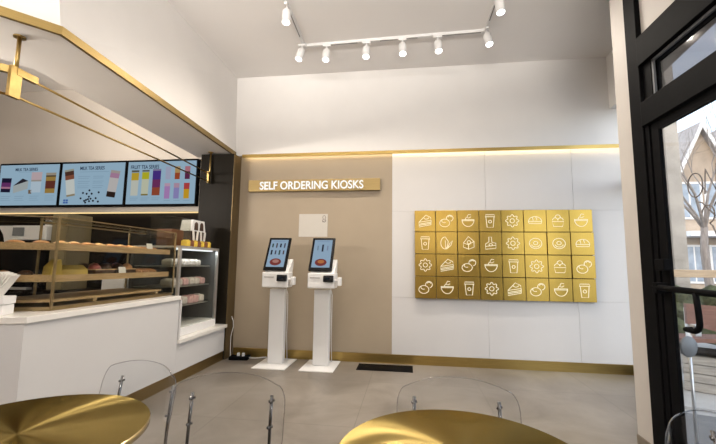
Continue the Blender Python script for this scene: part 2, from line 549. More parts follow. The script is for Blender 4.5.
# door
dr = MB()
dy0, dy1 = 1.80, 2.745
dr.bb(XN + 0.008, XN + 0.034, 2.668, dy1, 0.012, 2.295, 0.003)
dr.bb(XN + 0.008, XN + 0.034, dy0, dy0 + 0.115, 0.012, 2.295, 0.003)
dr.bb(XN + 0.008, XN + 0.034, dy0 + 0.115, 2.668, 2.238, 2.295)
dr.bb(XN + 0.008, XN + 0.034, dy0 + 0.115, 2.668, 0.012, 0.10)
door = struct(dr.obj('door_1', 'black'))
MB().bb(XN + 0.018, XN + 0.026, dy0 + 0.115, 2.668, 0.10, 2.238).obj('door_glass', 'window_glass', door)
k = MB()
k.tube([(XN - 0.045, 2.742, 1.192), (XN - 0.045, 1.84, 1.178)], 0.019, 10)
k.bb(XN - 0.062, XN + 0.012, 2.690, 2.735, 1.155, 1.222, 0.004)
k.bb(XN - 0.062, XN + 0.012, 1.83, 1.88, 1.155, 1.222, 0.004)
pb = k.obj('push_bar', 'black', door, smooth=False)
k = MB().bb(XN - 0.04, XN + 0.008, 2.640, 2.735, 1.300, 1.375, 0.006)
k.obj('latch_box', 'black', door)
k = MB()
pts = [(XN - 0.05, 2.375, 1.18), (XN - 0.05, 2.365, 1.08)]
for t in range(7):
    a = t / 6 * PI / 2
    pts.append((XN - 0.05, 2.362 + 0.05 * (1 - math.cos(a)), 1.015 - 0.05 * math.sin(a)))
pts.append((XN - 0.05, 2.470, 0.965))
pts.append((XN + 0.012, 2.470, 0.965))
k.tube(pts, 0.016, 10)
k.obj('pull_handle', 'black', door, smooth=True)
k = MB()
k.bb(XN - 0.02, XN + 0.016, 2.450, 2.490, 0.930, 0.995, 0.004)
k.obj('handle_mount', 'silver', door)
# line-drawn lettering on the door glass
k = MB()
gx = XN + 0.015
def loop(cy, cz, ry, rz, a0, a1, n=26, tilt=0.0):
    o = []
    for i in range(n + 1):
        a = a0 + (a1 - a0) * i / n
        y, z = ry * math.cos(a), rz * math.sin(a)
        o.append((gx, cy + y * math.cos(tilt) - z * math.sin(tilt), cz + y * math.sin(tilt) + z * math.cos(tilt)))
    return o
k.tube(loop(2.402, 1.800, 0.058, 0.070, 0, 2 * PI), 0.0035, 6)
k.tube([(gx, 2.335, 1.735), (gx, 2.318, 1.875), (gx, 2.255, 1.745), (gx, 2.238, 1.890)], 0.0035, 6)
k.tube(loop(2.325, 1.62, 0.045, 0.05, 0.2, 4.6) + [(gx, 2.30, 1.55), (gx, 2.28, 1.50)], 0.0035, 6)
k.tube([(gx, 2.388, 1.70)] + [(gx, 2.36 - 0.012 * i, 1.69 - 0.012 * i) for i in range(8)], 0.0035, 6)
k.tube(loop(2.245, 1.63, 0.04, 0.055, 0.6, 5.6), 0.0035, 6)
k.obj('glass_lettering', 'ink', door)

# slanting glazed bay wall beyond the nib
p0, p1 = Vector((1.745, 3.12, 0)), Vector((2.96, 5.32, 0))
dd = (p1 - p0).normalized()
ang = math.atan2(dd.y, dd.x)
L = (p1 - p0).length
def along(t, z): return p0 + dd * t + Vector((0, 0, z))
bw = MB()
R3 = Rz(ang)
for t in (0.03, L / 2, L - 0.03):
    bw.box(along(t, HC / 2), (0.06, 0.08, HC), R3)
for z in (0.06, 2.40, 3.5):
    bw.box(along(L / 2, z), (L, 0.08, 0.12), R3)
bw.box(along(L / 2, 3.85), (L, 0.08, 0.55), R3)
bay = struct(bw.obj('wall_bay', 'black'))
gb = MB().box(along(L / 2, 1.9), (L - 0.08, 0.012, 3.4), R3)
struct(gb.obj('window_2', 'window_glass'))

# clad wall behind the camera
rw = MB().bb(-7.6, 1.7, -4.15, -4.0, 0, HC)
struct(rw.obj('wall_front', 'back_dark'))

# ================================================================== COUNTER
cxf = -2.50
ca = Vector((cxf, 2.21, 0))
cdir = Vector((-0.925, -0.38, 0))
cn = Vector((-0.38, 0.925, 0))
cb = ca + cdir * 1.35
def xy(v): return (v.x, v.y)
t = thing('service_counter', 'white service counter with angled end, lower step at the chilled case', 'counter', (cxf, 3.6, 0))
poly_hi = [(cxf - 0.012, 3.905), xy(ca + Vector((-0.012, 0.004, 0))), xy(cb + cn * 0.012), xy(cb + cn * 0.70), (-3.20, 2.74), (-3.20, 3.905)]
part('front_panel', MB().prism(poly_hi, 0.12, 0.90), 'counter', t)
poly_lo = [(cxf - 0.012, 4.985), (cxf - 0.012, 3.907), (-3.22, 3.907), (-3.22, 4.985)]
part('low_panel', MB().prism(poly_lo, 0.12, 0.430), 'counter', t)
pl = MB()
pl.prism([(cxf - 0.02, 4.985), (cxf - 0.02, 2.215), xy(cb + cn * 0.02), xy(cb + cn * 0.68), (-3.18, 2.75), (-3.18, 4.985)], 0.0, 0.12)
part('plinth', pl, 'plinth', t, label='dark gold plinth along the floor')
t2 = tag(MB().prism([(cxf + 0.006, 3.907), xy(ca + Vector((0.006, 0, 0))), xy(cb - cn * 0.008), xy(cb + cn * 0.72), (-3.24, 2.73), (-3.24, 3.907)], 0.90, 0.945, 0.004).obj('countertop', 'top'),
         'long pale stone countertop carrying the pastry case', 'countertop')
st = MB().bb(-3.24, cxf + 0.02, 3.912, 5.0 - 0.004, 0.43, 0.472, 0.004)
t3 = tag(st.obj('countertop', 'top'), 'short low pale ledge under the chilled case', 'countertop')
fin = MB().bb(cxf - 0.028, cxf + 0.006, 3.907, 3.93, 0.472, 0.90)
part('end_cap', fin, 'counter', t)

# napkin box at the near end of the counter
nb = ca + cdir * 0.20 + cn * 0.10
bx0 = Vector((-2.66, 2.27, 0.945)) + cdir * 0.15 + cn * 0.02
t = thing('napkin_box', 'white box with folded napkins fanning out at the counter end', 'napkin holder', tuple(bx0))
Rn = Rz(0.39)
part('box', MB().box(bx0 + Vector((0, 0, 0.034)), (0.20, 0.13, 0.068), Rn, 0.006).box(bx0 + Vector((0, 0, 0.098)), (0.21, 0.14, 0.054), Rn, 0.006), 'white', t)
for i in range(6):
    a = -0.15 + 0.11 * i
    c = bx0 + Vector((0.02 + 0.012 * i, 0.004 * i, 0.20 + 0.004 * (2 - abs(i - 2))))
    part('napkin', MB().box(c, (0.006, 0.10, 0.17), Rz(0.39) @ Ry(a + 0.15)), 'paper', t)

# ================================================================== PASTRY CASE
cz0, cz1 = 0.945, 1.640
A = Vector((-2.63, 2.50, 0)); B = A + cdir * 0.85
inn = 0.58
P = [Vector((-2.63, 3.945, 0)), A, B, B + cn * inn, Vector((-3.21, 2.886, 0)), Vector((-3.21, 3.945, 0))]
case = thing('pastry_case', 'angled glass pastry case with bronze posts and wooden shelves', 'display case', (-2.92, 3.2, cz0))
base = MB().prism([xy(p) for p in P], cz0, cz0 + 0.03)
part('base_tray', base, 'case_metal', case)
def vpane(a, b, z0, z1, th=0.008):
    d = (b - a)
    c = (a + b) / 2
    return MB().box((c.x, c.y, (z0 + z1) / 2), (d.length - 0.02, th, z1 - z0), Rz(math.atan2(d.y, d.x)))
for a, b in ((P[0], P[1]), (P[1], P[2]), (P[2], P[3]), (P[5], P[0])):
    part('glass_pane', vpane(a, b, cz0 + 0.03, cz1 - 0.01), 'glass', case)
part('glass_top', MB().prism([xy(p) for p in P], cz1 - 0.008, cz1), 'glass', case)
for p in (P[0], P[1], P[2], P[3], P[5], P[4]):
    part('post', MB().box((p.x, p.y, (cz0 + cz1) / 2 + 0.01), (0.016, 0.016, cz1 - cz0 - 0.02), None, 0.002), 'case_metal', case)
rl = MB()
for a, b in zip(P, P[1:] + P[:1]):
    rl.tube([Vector((a.x, a.y, cz1 + 0.004)), Vector((b.x, b.y, cz1 + 0.004))], 0.006, 4)
part('top_rail', rl, 'case_metal', case)
q = 0.03
Pin = [Vector((-2.66, 3.88, 0)), Vector((-2.66, 2.53, 0)), B + cn * q + Vector((0.03, 0.012, 0)), B + cn * (inn - 0.02) + Vector((0.03, 0.01, 0)), Vector((-3.19, 2.90, 0)), Vector((-3.19, 3.88, 0))]
for z in (1.405, 1.165):
    sh = part('shelf', MB().prism([xy(p) for p in Pin], z, z + 0.030, 0.002), 'wood', case)
    ed = MB()
    a, b, c = Pin[0], Pin[1], Pin[2]
    ed.box(((a.x + b.x) / 2 + 0.008, (a.y + b.y) / 2, z + 0.016), (0.012, (a - b).length, 0.052))
    dd2 = c - b
    ed.box(((b.x + c.x) / 2 - cn.x * 0.008, (b.y + c.y) / 2 - cn.y * 0.008, z + 0.016), (dd2.length, 0.012, 0.052), Rz(math.atan2(dd2.y, dd2.x)))
    part('shelf_lip', ed, 'wood', sh)
rk = MB()
for i in range(8):
    x = -2.70 - i * 0.066
    yA = 2.56 + (i * 0.066) * 0.40
    rk.bb(x - 0.022, x + 0.022, yA, 3.82, 1.000, 1.018)
    a = Vector((x, yA, 1.009))
    b = a + cdir * (0.78 - i * 0.01)
    rk.box((a + b) / 2, ((b - a).length, 0.04, 0.018), Rz(math.atan2(cdir.y, cdir.x)))
for y in (2.95, 3.75):
    rk.bb(-3.18, -2.68, y - 0.02, y + 0.02, cz0 + 0.03, 1.000)
part('slatted_rack', rk, 'wood', case)
lt = MB().box((-2.90, 3.2, cz1 - 0.022), (0.02, 1.2, 0.012))
part('light_strip', lt, 'case_metal', case)

# baked goods
def bun(name, label, cat, c, s, m, group, rz=0.0, sub=2, jit=0.03):
    o = MB().blob((0, 0, 0), s, Rz(rz), sub, jit).obj(name, m, None, (0, 0, 0), True)
    # flatten underside
    for v in o.data.vertices:
        if v.co.z < -s[2] * 0.55:
            v.co.z = -s[2] * 0.55
    o.location = (c[0], c[1], c[2] + s[2] * 0.55)
    return tag(o, label, cat, group)
ords = ['first', 'second', 'third', 'fourth', 'fifth', 'sixth', 'seventh', 'eighth', 'ninth', 'tenth', 'eleventh', 'twelfth']
for i in range(9):
    y = 2.66 + i * 0.132
    bun('flat_pastry', 'flat golden pastry on the upper case shelf, %s from the corner post' % ords[i], 'pastry', (-2.755 - 0.012 * (i % 2), y, 1.435), (0.058, 0.060, 0.022),
        'pastry' if i % 3 else 'pastry_pale', 'pastries along the upper shelf', 0.3 * i)
for i in range(7):
    y = 2.86 + i * 0.135
    bun('round_roll', 'round brown roll in the back line of the upper shelf, %s from the corner' % ords[i], 'pastry', (-2.98, y, 1.435), (0.055, 0.055, 0.034),
        'pastry_pale' if i % 2 else 'pastry', 'rolls at the back of the upper shelf', 0.2 * i)
for i in range(4):
    c = A + cdir * (0.18 + 0.17 * i) + cn * 0.16
    bun('flat_pastry', 'flat brown pastry on the upper shelf of the angled end, %s from the post' % ords[i], 'pastry', (c.x, c.y, 1.435), (0.062, 0.055, 0.024), 'pastry', 'pastries on the angled upper shelf', 0.4 * i)
# mustard paper bags and dark baskets on the middle shelf
def paper_bag(label, c, rz, w, d, h):
    o = MB()
    pr = [(-w / 2, -d / 2, 0), (w / 2, -d / 2, 0), (w / 2, d / 2, 0), (-w / 2, d / 2, 0)]
    lo = [o.b.verts.new(p) for p in pr]
    mid = [o.b.verts.new((x * 1.02, y * 0.8, h * 0.55)) for x, y, z in pr]
    hi = [o.b.verts.new((x * 1.0, y * 0.08 + 0.25 * d, h)) for x, y, z in pr]
    for a, b in ((lo, mid), (mid, hi)):
        for k in range(4):
            o.b.faces.new((a[k], a[(k + 1) % 4], b[(k + 1) % 4], b[k]))
    o.b.faces.new(lo[::-1]); o.b.faces.new(hi)
    ob = o.obj('paper_bag', 'yellow_bag')
    ob.location = c
    ob.rotation_euler = (0, 0, rz)
    return tag(ob, label, 'bag')
c = A + cdir * 0.09 + cn * 0.17
paper_bag('mustard paper bag standing behind the corner post on the middle shelf', (c.x, c.y, 1.195), -0.4, 0.15, 0.08, 0.13)
paper_bag('mustard paper bag lying wide on the middle shelf beside the dark baskets', (-2.79, 2.80, 1.195), 1.25, 0.20, 0.12, 0.085)
def basket(y, label, items, gname):
    cx = -2.83
    t = thing('bread_basket', label, 'basket', (cx, y, 1.195))
    w, d, h = 0.24, 0.215, 0.045
    bk = MB()
    bk.bb(cx - w / 2, cx + w / 2, y - d / 2, y + d / 2, 1.195, 1.203)
    bk.bb(cx - w / 2, cx - w / 2 + 0.01, y - d / 2, y + d / 2, 1.195, 1.195 + h)
    bk.bb(cx + w / 2 - 0.01, cx + w / 2, y - d / 2, y + d / 2, 1.195, 1.195 + h)
    bk.bb(cx - w / 2, cx + w / 2, y - d / 2, y - d / 2 + 0.01, 1.195, 1.195 + h)
    bk.bb(cx - w / 2, cx + w / 2, y + d / 2 - 0.01, y + d / 2, 1.195, 1.195 + h)
    part('tray', bk, 'choc', t)
    rim = MB().tube([(cx - w / 2, y - d / 2, 1.195 + h), (cx + w / 2, y - d / 2, 1.195 + h), (cx + w / 2, y + d / 2, 1.195 + h), (cx - w / 2, y + d / 2, 1.195 + h)], 0.006, 6, closed=True)
    part('rim', rim, 'wood', t)
    for i, (m, dx, dy, nm, lab) in enumerate(items):
        bun(nm, lab, 'pastry', (cx + dx, y + dy, 1.203), (0.055, 0.050, 0.062), m, gname, 0.5 * i, 2, 0.06)
basket(3.07, 'dark bread basket on the middle shelf next to the mustard bag', [
    ('red_pack', 0.06, -0.055, 'wrapped_bun', 'red wrapped bun in front of the basket next to the mustard bag'),
    ('choc', 0.06, 0.055, 'chocolate_bun', 'dark chocolate bun at the front of the basket next to the mustard bag'),
    ('choc', -0.055, -0.055, 'chocolate_bun', 'dark chocolate bun behind the red wrapped bun'),
    ('pastry', -0.055, 0.055, 'brown_bun', 'brown bun at the back of the basket next to the mustard bag')], 'buns in the first basket')
basket(3.34, 'dark bread basket in the centre of the middle shelf', [
    ('choc', 0.06, -0.055, 'chocolate_bun', 'dark chocolate bun, near front of the centre basket'),
    ('pastry', 0.06, 0.055, 'brown_bun', 'brown bun at the far front of the centre basket'),
    ('red_pack', -0.055, 0.055, 'wrapped_bun', 'red wrapped bun at the back of the centre basket'),
    ('choc', -0.055, -0.055, 'chocolate_bun', 'dark chocolate bun at the back of the centre basket')], 'buns in the second basket')
for i in range(3):
    bun('long_roll', 'long brown roll on the middle shelf by the far post, %s from the baskets' % ords[i], 'pastry', (-2.82, 3.53 + i * 0.105, 1.195), (0.12, 0.042, 0.032), 'pastry', 'long rolls on the middle shelf', 0.05 * i)
for i in range(4):
    c = A + cdir * (0.28 + 0.15 * i) + cn * 0.2
    bun('brown_bun', 'brown bun on the middle shelf of the angled end, %s from the bag' % ords[i], 'pastry', (c.x, c.y, 1.195), (0.05, 0.05, 0.028), 'pastry' if i % 2 else 'choc', 'buns on the angled middle shelf', 0.4 * i)
# price card holders
for i, (y, z, lab) in enumerate(((3.245, 1.195, 'small white price card on the middle shelf beside the baskets'), (3.60, 1.435, 'small white price card on the upper shelf near the far post'))):
    x = -2.69
    t = thing('price_card', lab, 'sign', (x, y, z))
    part('card', MB().box((x, y, z + 0.036), (0.004, 0.085, 0.062), Ry(-0.2)), 'paper', t)
    part('foot', MB().bb(x - 0.02, x + 0.012, y - 0.02, y + 0.02, z, z + 0.007), 'acrylic_edge', t)

# ================================================================== CHILLED CASE
fx0, fx1, fy0, fy1, fz0, fz1 = -3.20, -2.585, 3.975, 4.86, 0.472, 1.50
fr_ = thing('chilled_case', 'white refrigerated glass display case against the dark column', 'fridge', ((fx0 + fx1) / 2, (fy0 + fy1) / 2, fz0))
part('base', MB().bb(fx0, fx1, fy0, fy1, fz0, 0.565, 0.006), 'white', fr_)
cab = MB()
cab.bb(fx0, fx0 + 0.03, fy0, fy1, 0.565, fz1)
cab.bb(fx0, fx1 - 0.02, fy1 - 0.03, fy1, 0.565, fz1 - 0.03)
part('back_panel', cab, 'fridge_dark', fr_)
ff = MB()
for y in (fy0 + 0.0175, fy1 - 0.0175):
    ff.bb(fx1 - 0.03, fx1, y - 0.0175, y + 0.0175, 0.565, fz1 - 0.03)
ff.bb(fx1 - 0.03, fx1, fy0, fy1, fz1 - 0.03, fz1)
ff.bb(fx0, fx1 - 0.03, fy0, fy1, fz1 - 0.022, fz1)
part('frame', ff, 'silver', fr_)
part('glass_front', MB().bb(fx1 - 0.018, fx1 - 0.010, fy0 + 0.035, fy1 - 0.035, 0.565, fz1 - 0.03), 'glass', fr_)
part('glass_side', MB().bb(fx0 + 0.03, fx1 - 0.03, fy0 + 0.004, fy0 + 0.012, 0.565, fz1 - 0.03), 'glass', fr_)
part('light_bar', MB().bb(fx1 - 0.10, fx1 - 0.06, fy0 + 0.05, fy1 - 0.06, fz1 - 0.045, fz1 - 0.025), emis('cool_bar', (0.9, 0.96, 1.0), 1.5), fr_)
part('bottom_deck', MB().bb(fx0 + 0.03, fx1 - 0.03, fy0 + 0.02, fy1 - 0.03, 0.565, 0.577), 'white', fr_)
for zi, (z, mats_, word) in enumerate(((0.800, ('pink_pack', 'pink_pack', 'white_pack'), 'lowest'), (1.030, ('white_pack', 'white_pack', 'pink_pack'), 'middle'), (1.270, ('white_pack', 'white_pack', 'white_pack'), 'top'))):
    part('wire_shelf', MB().bb(fx0 + 0.03, -2.68, fy0 + 0.03, fy1 - 0.05, z - 0.012, z), 'silver', fr_)
    n = 6 if zi < 2 else 5
    for i in range(n):
        y = fy0 + 0.10 + i * 0.125
        h = (0.095, 0.085, 0.075)[zi]
        o = MB()
        o.box((0, 0, h / 2), (0.15, 0.112, h), None, 0.022)
        for sx in (-1, 1):
            o.box((0.02 * sx, 0, h + 0.003), (0.03, 0.05, 0.012), Rz(0.4 * sx), 0.003)
        ob = o.obj('food_pack', mats_[i % 3])
        ob.location = (-2.775, y, z)
        ob.rotation_euler = (0, 0, random.uniform(-0.12, 0.12))
        w = 'pink' if mats_[i % 3] == 'pink_pack' else 'pale'
        tag(ob, '%s wrapped food pack on %s shelf of chilled case, %s from near side' % (w, word, ords[i]), 'food', 'packs on the %s chilled shelf' % word)

# things on top of the chilled case
ax0, ax1, ay0, ay1, az = -2.99, -2.70, 3.99, 4.34, 1.50
ac = thing('acrylic_box', 'clear acrylic display box standing on the chilled case', 'display box', ((ax0 + ax1) / 2, (ay0 + ay1) / 2, az))
for (x0, x1, y0, y1) in ((ax0, ax1, ay0, ay0 + 0.006), (ax0, ax1, ay1 - 0.006, ay1), (ax0, ax0 + 0.006, ay0 + 0.006, ay1 - 0.006), (ax1 - 0.006, ax1, ay0 + 0.006, ay1 - 0.006)):
    part('side', MB().bb(x0, x1, y0, y1, az, az + 0.34), 'glass', ac)
part('edge_frame', MB().tube([(ax0, ay0, az + 0.34), (ax1, ay0, az + 0.34), (ax1, ay1, az + 0.34), (ax0, ay1, az + 0.34)], 0.004, 4, closed=True), 'acrylic_edge', ac)
o = MB().box((0, 0, 0.10), (0.20, 0.22, 0.20), None, 0.006).obj('carton', 'orange')
o.location = (-2.85, 4.165, az)
tag(o, 'dull orange carton inside the clear acrylic box', 'carton')
ty0 = 4.15
for i in range(7):
    y = ty0 + i * 0.078
    o = MB().box((0, 0, 0.035), (0.085, 0.068, 0.07), None, 0.008).box((0, 0, 0.074), (0.075, 0.012, 0.012)).obj('snack_pack', 'yellow' if i % 2 == 0 else 'orange')
    o.location = (-2.635, y, az)
    tag(o, '%s snack pack in row on top of chilled case, %s from left' % ('yellow' if i % 2 == 0 else 'orange', ords[i]), 'snack', 'snack packs on the chilled case')
# white carrier box with two arched openings and contents
cx, cy = -2.84, 4.62
cr = thing('cake_carrier', 'white carrier with arched window openings standing on the chilled case', 'carrier', (cx, cy, az))
part('tray', MB().bb(cx - 0.12, cx + 0.10, cy - 0.17, cy + 0.17, az, az + 0.09, 0.006), 'paper', cr)
hd = MB()
hd.prism_x([(cy - 0.165, az + 0.215), (cy + 0.165, az + 0.215), (cy + 0.13, az + 0.36), (cy - 0.13, az + 0.36)], cx - 0.08, cx + 0.08)
top_ = part('arched_top', hd, 'white', cr)
for s_ in (-1, 1):
    yy = cy + s_ * 0.064
    wd = MB().prism_x([(yy - 0.045, az + 0.228), (yy + 0.045, az + 0.228)] + [(yy + 0.040 * math.cos(a), az + 0.295 + 0.040 * math.sin(a)) for a in [i * PI / 8 for i in range(9)]], cx + 0.078, cx + 0.083)
    part('window', wd, 'choc', top_)
for i in range(4):
    part('side_slat', MB().box((cx + 0.09, cy - 0.132 + i * 0.088, az + 0.152), (0.012, 0.032, 0.125), Rx(0.15 * (-1) ** i)), 'paper', cr)
part('contents', MB().bb(cx - 0.08, cx + 0.07, cy - 0.15, cy + 0.15, az + 0.09, az + 0.215, 0.01), 'choc', cr)

# ================================================================== BACK COUNTER AND ITS MACHINES
bc = thing('back_counter', 'dark low cabinet run below the menu screens', 'cabinet', (-5.2, 4.92, 0))
part('body', MB().bb(-7.3, -3.28, 4.62, D + 0.05, 0, 0.86), 'dark_wood', bc)
part('worktop', MB().bb(-7.3, -3.26, 4.59, D + 0.05, 0.86, 0.90), 'dark_wood', bc)
for i in range(5):
    part('door', MB().bb(-7.2 + i * 0.78, -7.2 + i * 0.78 + 0.75, 4.605, 4.62, 0.1, 0.84), 'dark_wood', bc)
mx0, mx1 = -5.95, -5.14
mc = thing('drinks_machine', 'white drinks machine with flared left side behind the pastry case', 'machine', ((mx0 + mx1) / 2, 4.9, 0.90))
part('lower_body', MB().bb(-5.72, mx1, 4.72, 5.12, 0.90, 1.60, 0.006), 'black', mc)
part('body', MB().bb(-5.72, mx1, 4.70, 5.12, 1.60, 1.81, 0.012), 'white', mc)
part('flared_side', MB().prism_y([(-5.86, 1.56), (-5.722, 1.56), (-5.722, 1.81), (-6.06, 1.81), (-5.96, 1.76), (-5.90, 1.68)], 4.74, 5.10), 'white', mc)
part('spout_panel', MB().bb(-5.68, -5.50, 4.685, 4.70, 1.66, 1.78), 'grey_metal', mc)
part('drip_tray', MB().bb(-5.70, -5.30, 4.64, 4.72, 0.90, 0.93), 'silver', mc)
o = MB().box((0, 0, 0.0475), (0.17, 0.14, 0.095), None, 0.004).obj('carton', 'white')
ct = thing('carton', 'orange and white carton on top of the white drinks machine', 'carton', (-5.235, 4.90, 1.81))
o.parent = ct
o.name = 'lower_box'
MB().box((0, 0, 0.125), (0.17, 0.14, 0.06), None, 0.004).obj('lid', 'orange', ct)
ca_ = thing('tall_cupboard', 'narrow tan cupboard beside the white drinks machine', 'cupboard', (-4.97, 4.9, 0.90))
part('body', MB().bb(-5.10, -4.84, 4.75, 5.15, 0.90, 1.985, 0.004), 'tan', ca_)
part('door', MB().bb(-5.09, -4.85, 4.735, 4.75, 0.92, 1.97), 'tan', ca_)
part('handle', MB().tube([(-4.87, 4.725, 1.45), (-4.87, 4.725, 1.60)], 0.006, 6), 'case_metal', ca_)
for i, (x, z, w, h, lab) in enumerate(((-4.05, 0.90, 0.34, 0.30, 'white box on the dark back counter, right behind the baskets'), (-3.62, 0.90, 0.30, 0.46, 'taller white box on the back counter near the chilled case'))):
    o = MB().box((0, 0, h / 2), (w, 0.24, h), None, 0.008).box((0, -0.122, h * 0.55), (w * 0.6, 0.006, h * 0.3)).obj('storage_box', 'white')
    o.location = (x, 4.85, z)
    tag(o, lab, 'box')

# ================================================================== MENU SCREENS
def ecol(c, s=1.0, cache={}):
    k = (c, s)
    if k not in cache:
        cache[k] = emis('screen_colour', c, s * 0.85)
    return cache[k]
SC = [(-6.615, -5.485), (-5.475, -4.335), (-4.325, -3.150)]
SZ0, SZ1 = 2.150, 2.868
labels = ['leftmost lit menu screen above the counter, showing cake and four drinks', 'middle lit menu screen above the counter, milk tea with scattered black pearls', 'right lit menu screen by the column, fruit tea glasses in rows']
yS = 5.150
scr = []
for (x0, x1), lab in zip(SC, labels):
    t = thing('menu_screen', lab, 'screen', ((x0 + x1) / 2, D, (SZ0 + SZ1) / 2), 0, 'menu screens above the counter')
    part('bezel', MB().bb(x0, x1, yS, D, SZ0, SZ1, 0.004), 'black', t)
    d = part('display', MB().bb(x0 + 0.024, x1 - 0.024, yS - 0.004, yS, SZ0 + 0.03, SZ1 - 0.03), ecol((0.29, 0.43, 0.545)), t)
    scr.append((t, d, x0 + 0.024, x1 - 0.024, SZ0 + 0.03, SZ1 - 0.03))
def P2(sc, u, v):
    return (sc[2] + (sc[3] - sc[2]) * u, sc[4] + (sc[5] - sc[4]) * v)
def drink(sc, u, v, w, h, bands, tilt=0.0, taper=0.9):
    """a picture of a drink: bands (colour, from, to) up the glass"""
    cx, cz = P2(sc, u, v)
    W = w * (sc[3] - sc[2]); H = h * (sc[5] - sc[4])
    for i, (c, a, b) in enumerate(bands):
        def pt(s, f):
            ww = W / 2 * (taper + (1 - taper) * f)
            x, z = s * ww, (f - 0.5) * H
            return (cx + x * math.cos(tilt) + z * math.sin(tilt), cz - x * math.sin(tilt) + z * math.cos(tilt))
        part('drink_picture', MB().prism_y([pt(-1, a), pt(1, a), pt(1, b), pt(-1, b)], yS - 0.007 - 0.0004 * i, yS - 0.004), ecol(c), sc[1])
def lines(sc, u0, u1, v, n, dv=0.035, c=(0.20, 0.30, 0.40), th=0.008):
    o = MB()
    for i in range(n):
        xa, z = P2(sc, u0, v - i * dv); xb, _ = P2(sc, u1 - 0.02 * (i % 2), v)
        o.bb(xa, xb, yS - 0.006, yS - 0.004, z - th * 0.36, z + th * 0.36)
    part('caption', o, ecol(c), sc[1])
def title(sc, s, u0, u1, v, h):
    xa, z = P2(sc, u0, v); xb, _ = P2(sc, u1, v)
    text_mesh('title', s, ecol((0.03, 0.05, 0.09)), sc[1], xa, xb, z, yS - 0.0065, h, 0.012, 0.002)
s1, s2, s3 = scr
title(s1, 'MILK TEA SERIES', 0.26, 0.64, 0.885, 0.050)
lines(s1, 0.32, 0.58, 0.82, 1)
drink(s1, 0.125, 0.50, 0.165, 0.40, [((0.012, 0.01, 0.03), 0.06, 0.94), ((0.12, 0.03, 0.12), 0.30, 0.66), ((0.35, 0.16, 0.24), 0.28, 0.40)], 0.03, 0.97)
o = MB()
xa, za = P2(s1, 0.25, 0.48); xb, zb = P2(s1, 0.40, 0.66); xc, zc = P2(s1, 0.50, 0.60); xd, zd = P2(s1, 0.495, 0.40); xe, ze = P2(s1, 0.26, 0.30)
part('cake_picture', MB().prism_y([(xe, ze), (xd, zd), (xc, zc), (xa, za)], yS - 0.007, yS - 0.004), ecol((0.34, 0.38, 0.38)), s1[1])
part('cake_picture', MB().prism_y([(xa, za), (xc, zc), (xb, zb)], yS - 0.0075, yS - 0.004), ecol((0.02, 0.018, 0.025)), s1[1])
drink(s1, 0.635, 0.56, 0.175, 0.50, [((0.40, 0.50, 0.58), 0.0, 0.62), ((0.30, 0.27, 0.24), 0.54, 0.62), ((0.46, 0.36, 0.38), 0.62, 1.0)], 0, 0.95)
drink(s1, 0.545, 0.34, 0.06, 0.12, [((0.16, 0.11, 0.07), 0.0, 0.8)], 0, 0.8)
drink(s1, 0.875, 0.54, 0.165, 0.50, [((0.30, 0.19, 0.05), 0.0, 0.85), ((0.11, 0.03, 0.02), 0.22, 0.60), ((0.07, 0.05, 0.03), 0.80, 0.87), ((0.30, 0.26, 0.20), 0.87, 1.0)], 0, 0.96)
for u in (0.06, 0.29, 0.54, 0.80):
    lines(s1, u, u + 0.16, 0.22, 3, 0.05)
title(s2, 'MILK TEA SERIES', 0.29, 0.68, 0.88, 0.056)
lines(s2, 0.29, 0.76, 0.79, 1)
for v in (0.68, 0.56, 0.45):
    lines(s2, 0.27, 0.46, v, 2, 0.045); lines(s2, 0.51, 0.68, v, 2, 0.045)
drink(s2, 0.145, 0.53, 0.145, 0.66, [((0.52, 0.55, 0.52), 0.0, 0.66), ((0.26, 0.22, 0.14), 0.0, 0.07), ((0.20, 0.07, 0.04), 0.62, 0.80), ((0.07, 0.03, 0.02), 0.78, 0.93), ((0.30, 0.30, 0.24), 0.93, 1.0)], -0.16, 0.92)
drink(s2, 0.835, 0.49, 0.145, 0.64, [((0.46, 0.44, 0.43), 0.15, 0.80), ((0.025, 0.015, 0.012), 0.0, 0.2), ((0.36, 0.20, 0.30), 0.72, 0.90), ((0.34, 0.30, 0.28), 0.90, 1.0)], 0.14, 0.92)
for (u, v) in ((0.47, 0.34), (0.37, 0.28), (0.43, 0.26), (0.51, 0.26), (0.62, 0.29), (0.34, 0.15), (0.47, 0.19), (0.40, 0.09), (0.43, 0.11), (0.46, 0.13), (0.50, 0.14), (0.54, 0.09), (0.58, 0.15), (0.62, 0.07), (0.48, 0.08), (0.42, 0.05)):
    x, z = P2(s2, u, v)
    r = 0.017
    o = MB().prism_y([(x + r * math.cos(a * PI / 4), z + r * math.sin(a * PI / 4)) for a in range(8)], yS - 0.007, yS - 0.004)
    part('pearl_picture', o, ecol((0.012, 0.012, 0.02)), s2[1])
x, z = P2(s2, 0.10, 0.08)
o = MB()
for dx in (-0.022, 0.022):
    for dz in (-0.018, 0.018):
        o.bb(x + dx - 0.018, x + dx + 0.018, yS - 0.006, yS - 0.004, z + dz - 0.014, z + dz + 0.014)
part('badge', o, ecol((0.05, 0.12, 0.36)), s2[1])
title(s3, 'FRUIT TEA SERIES', 0.04, 0.46, 0.875, 0.060)
drink(s3, 0.115, 0.50, 0.110, 0.60, [((0.48, 0.50, 0.44), 0.0, 0.62), ((0.46, 0.32, 0.03), 0.60, 0.90), ((0.10, 0.10, 0.08), 0.92, 1.0)], 0, 0.95)
drink(s3, 0.270, 0.50, 0.105, 0.60, [((0.48, 0.50, 0.38), 0.0, 0.66), ((0.20, 0.16, 0.05), 0.0, 0.06), ((0.42, 0.40, 0.02), 0.64, 0.92), ((0.10, 0.10, 0.08), 0.94, 1.0)], 0, 0.95)
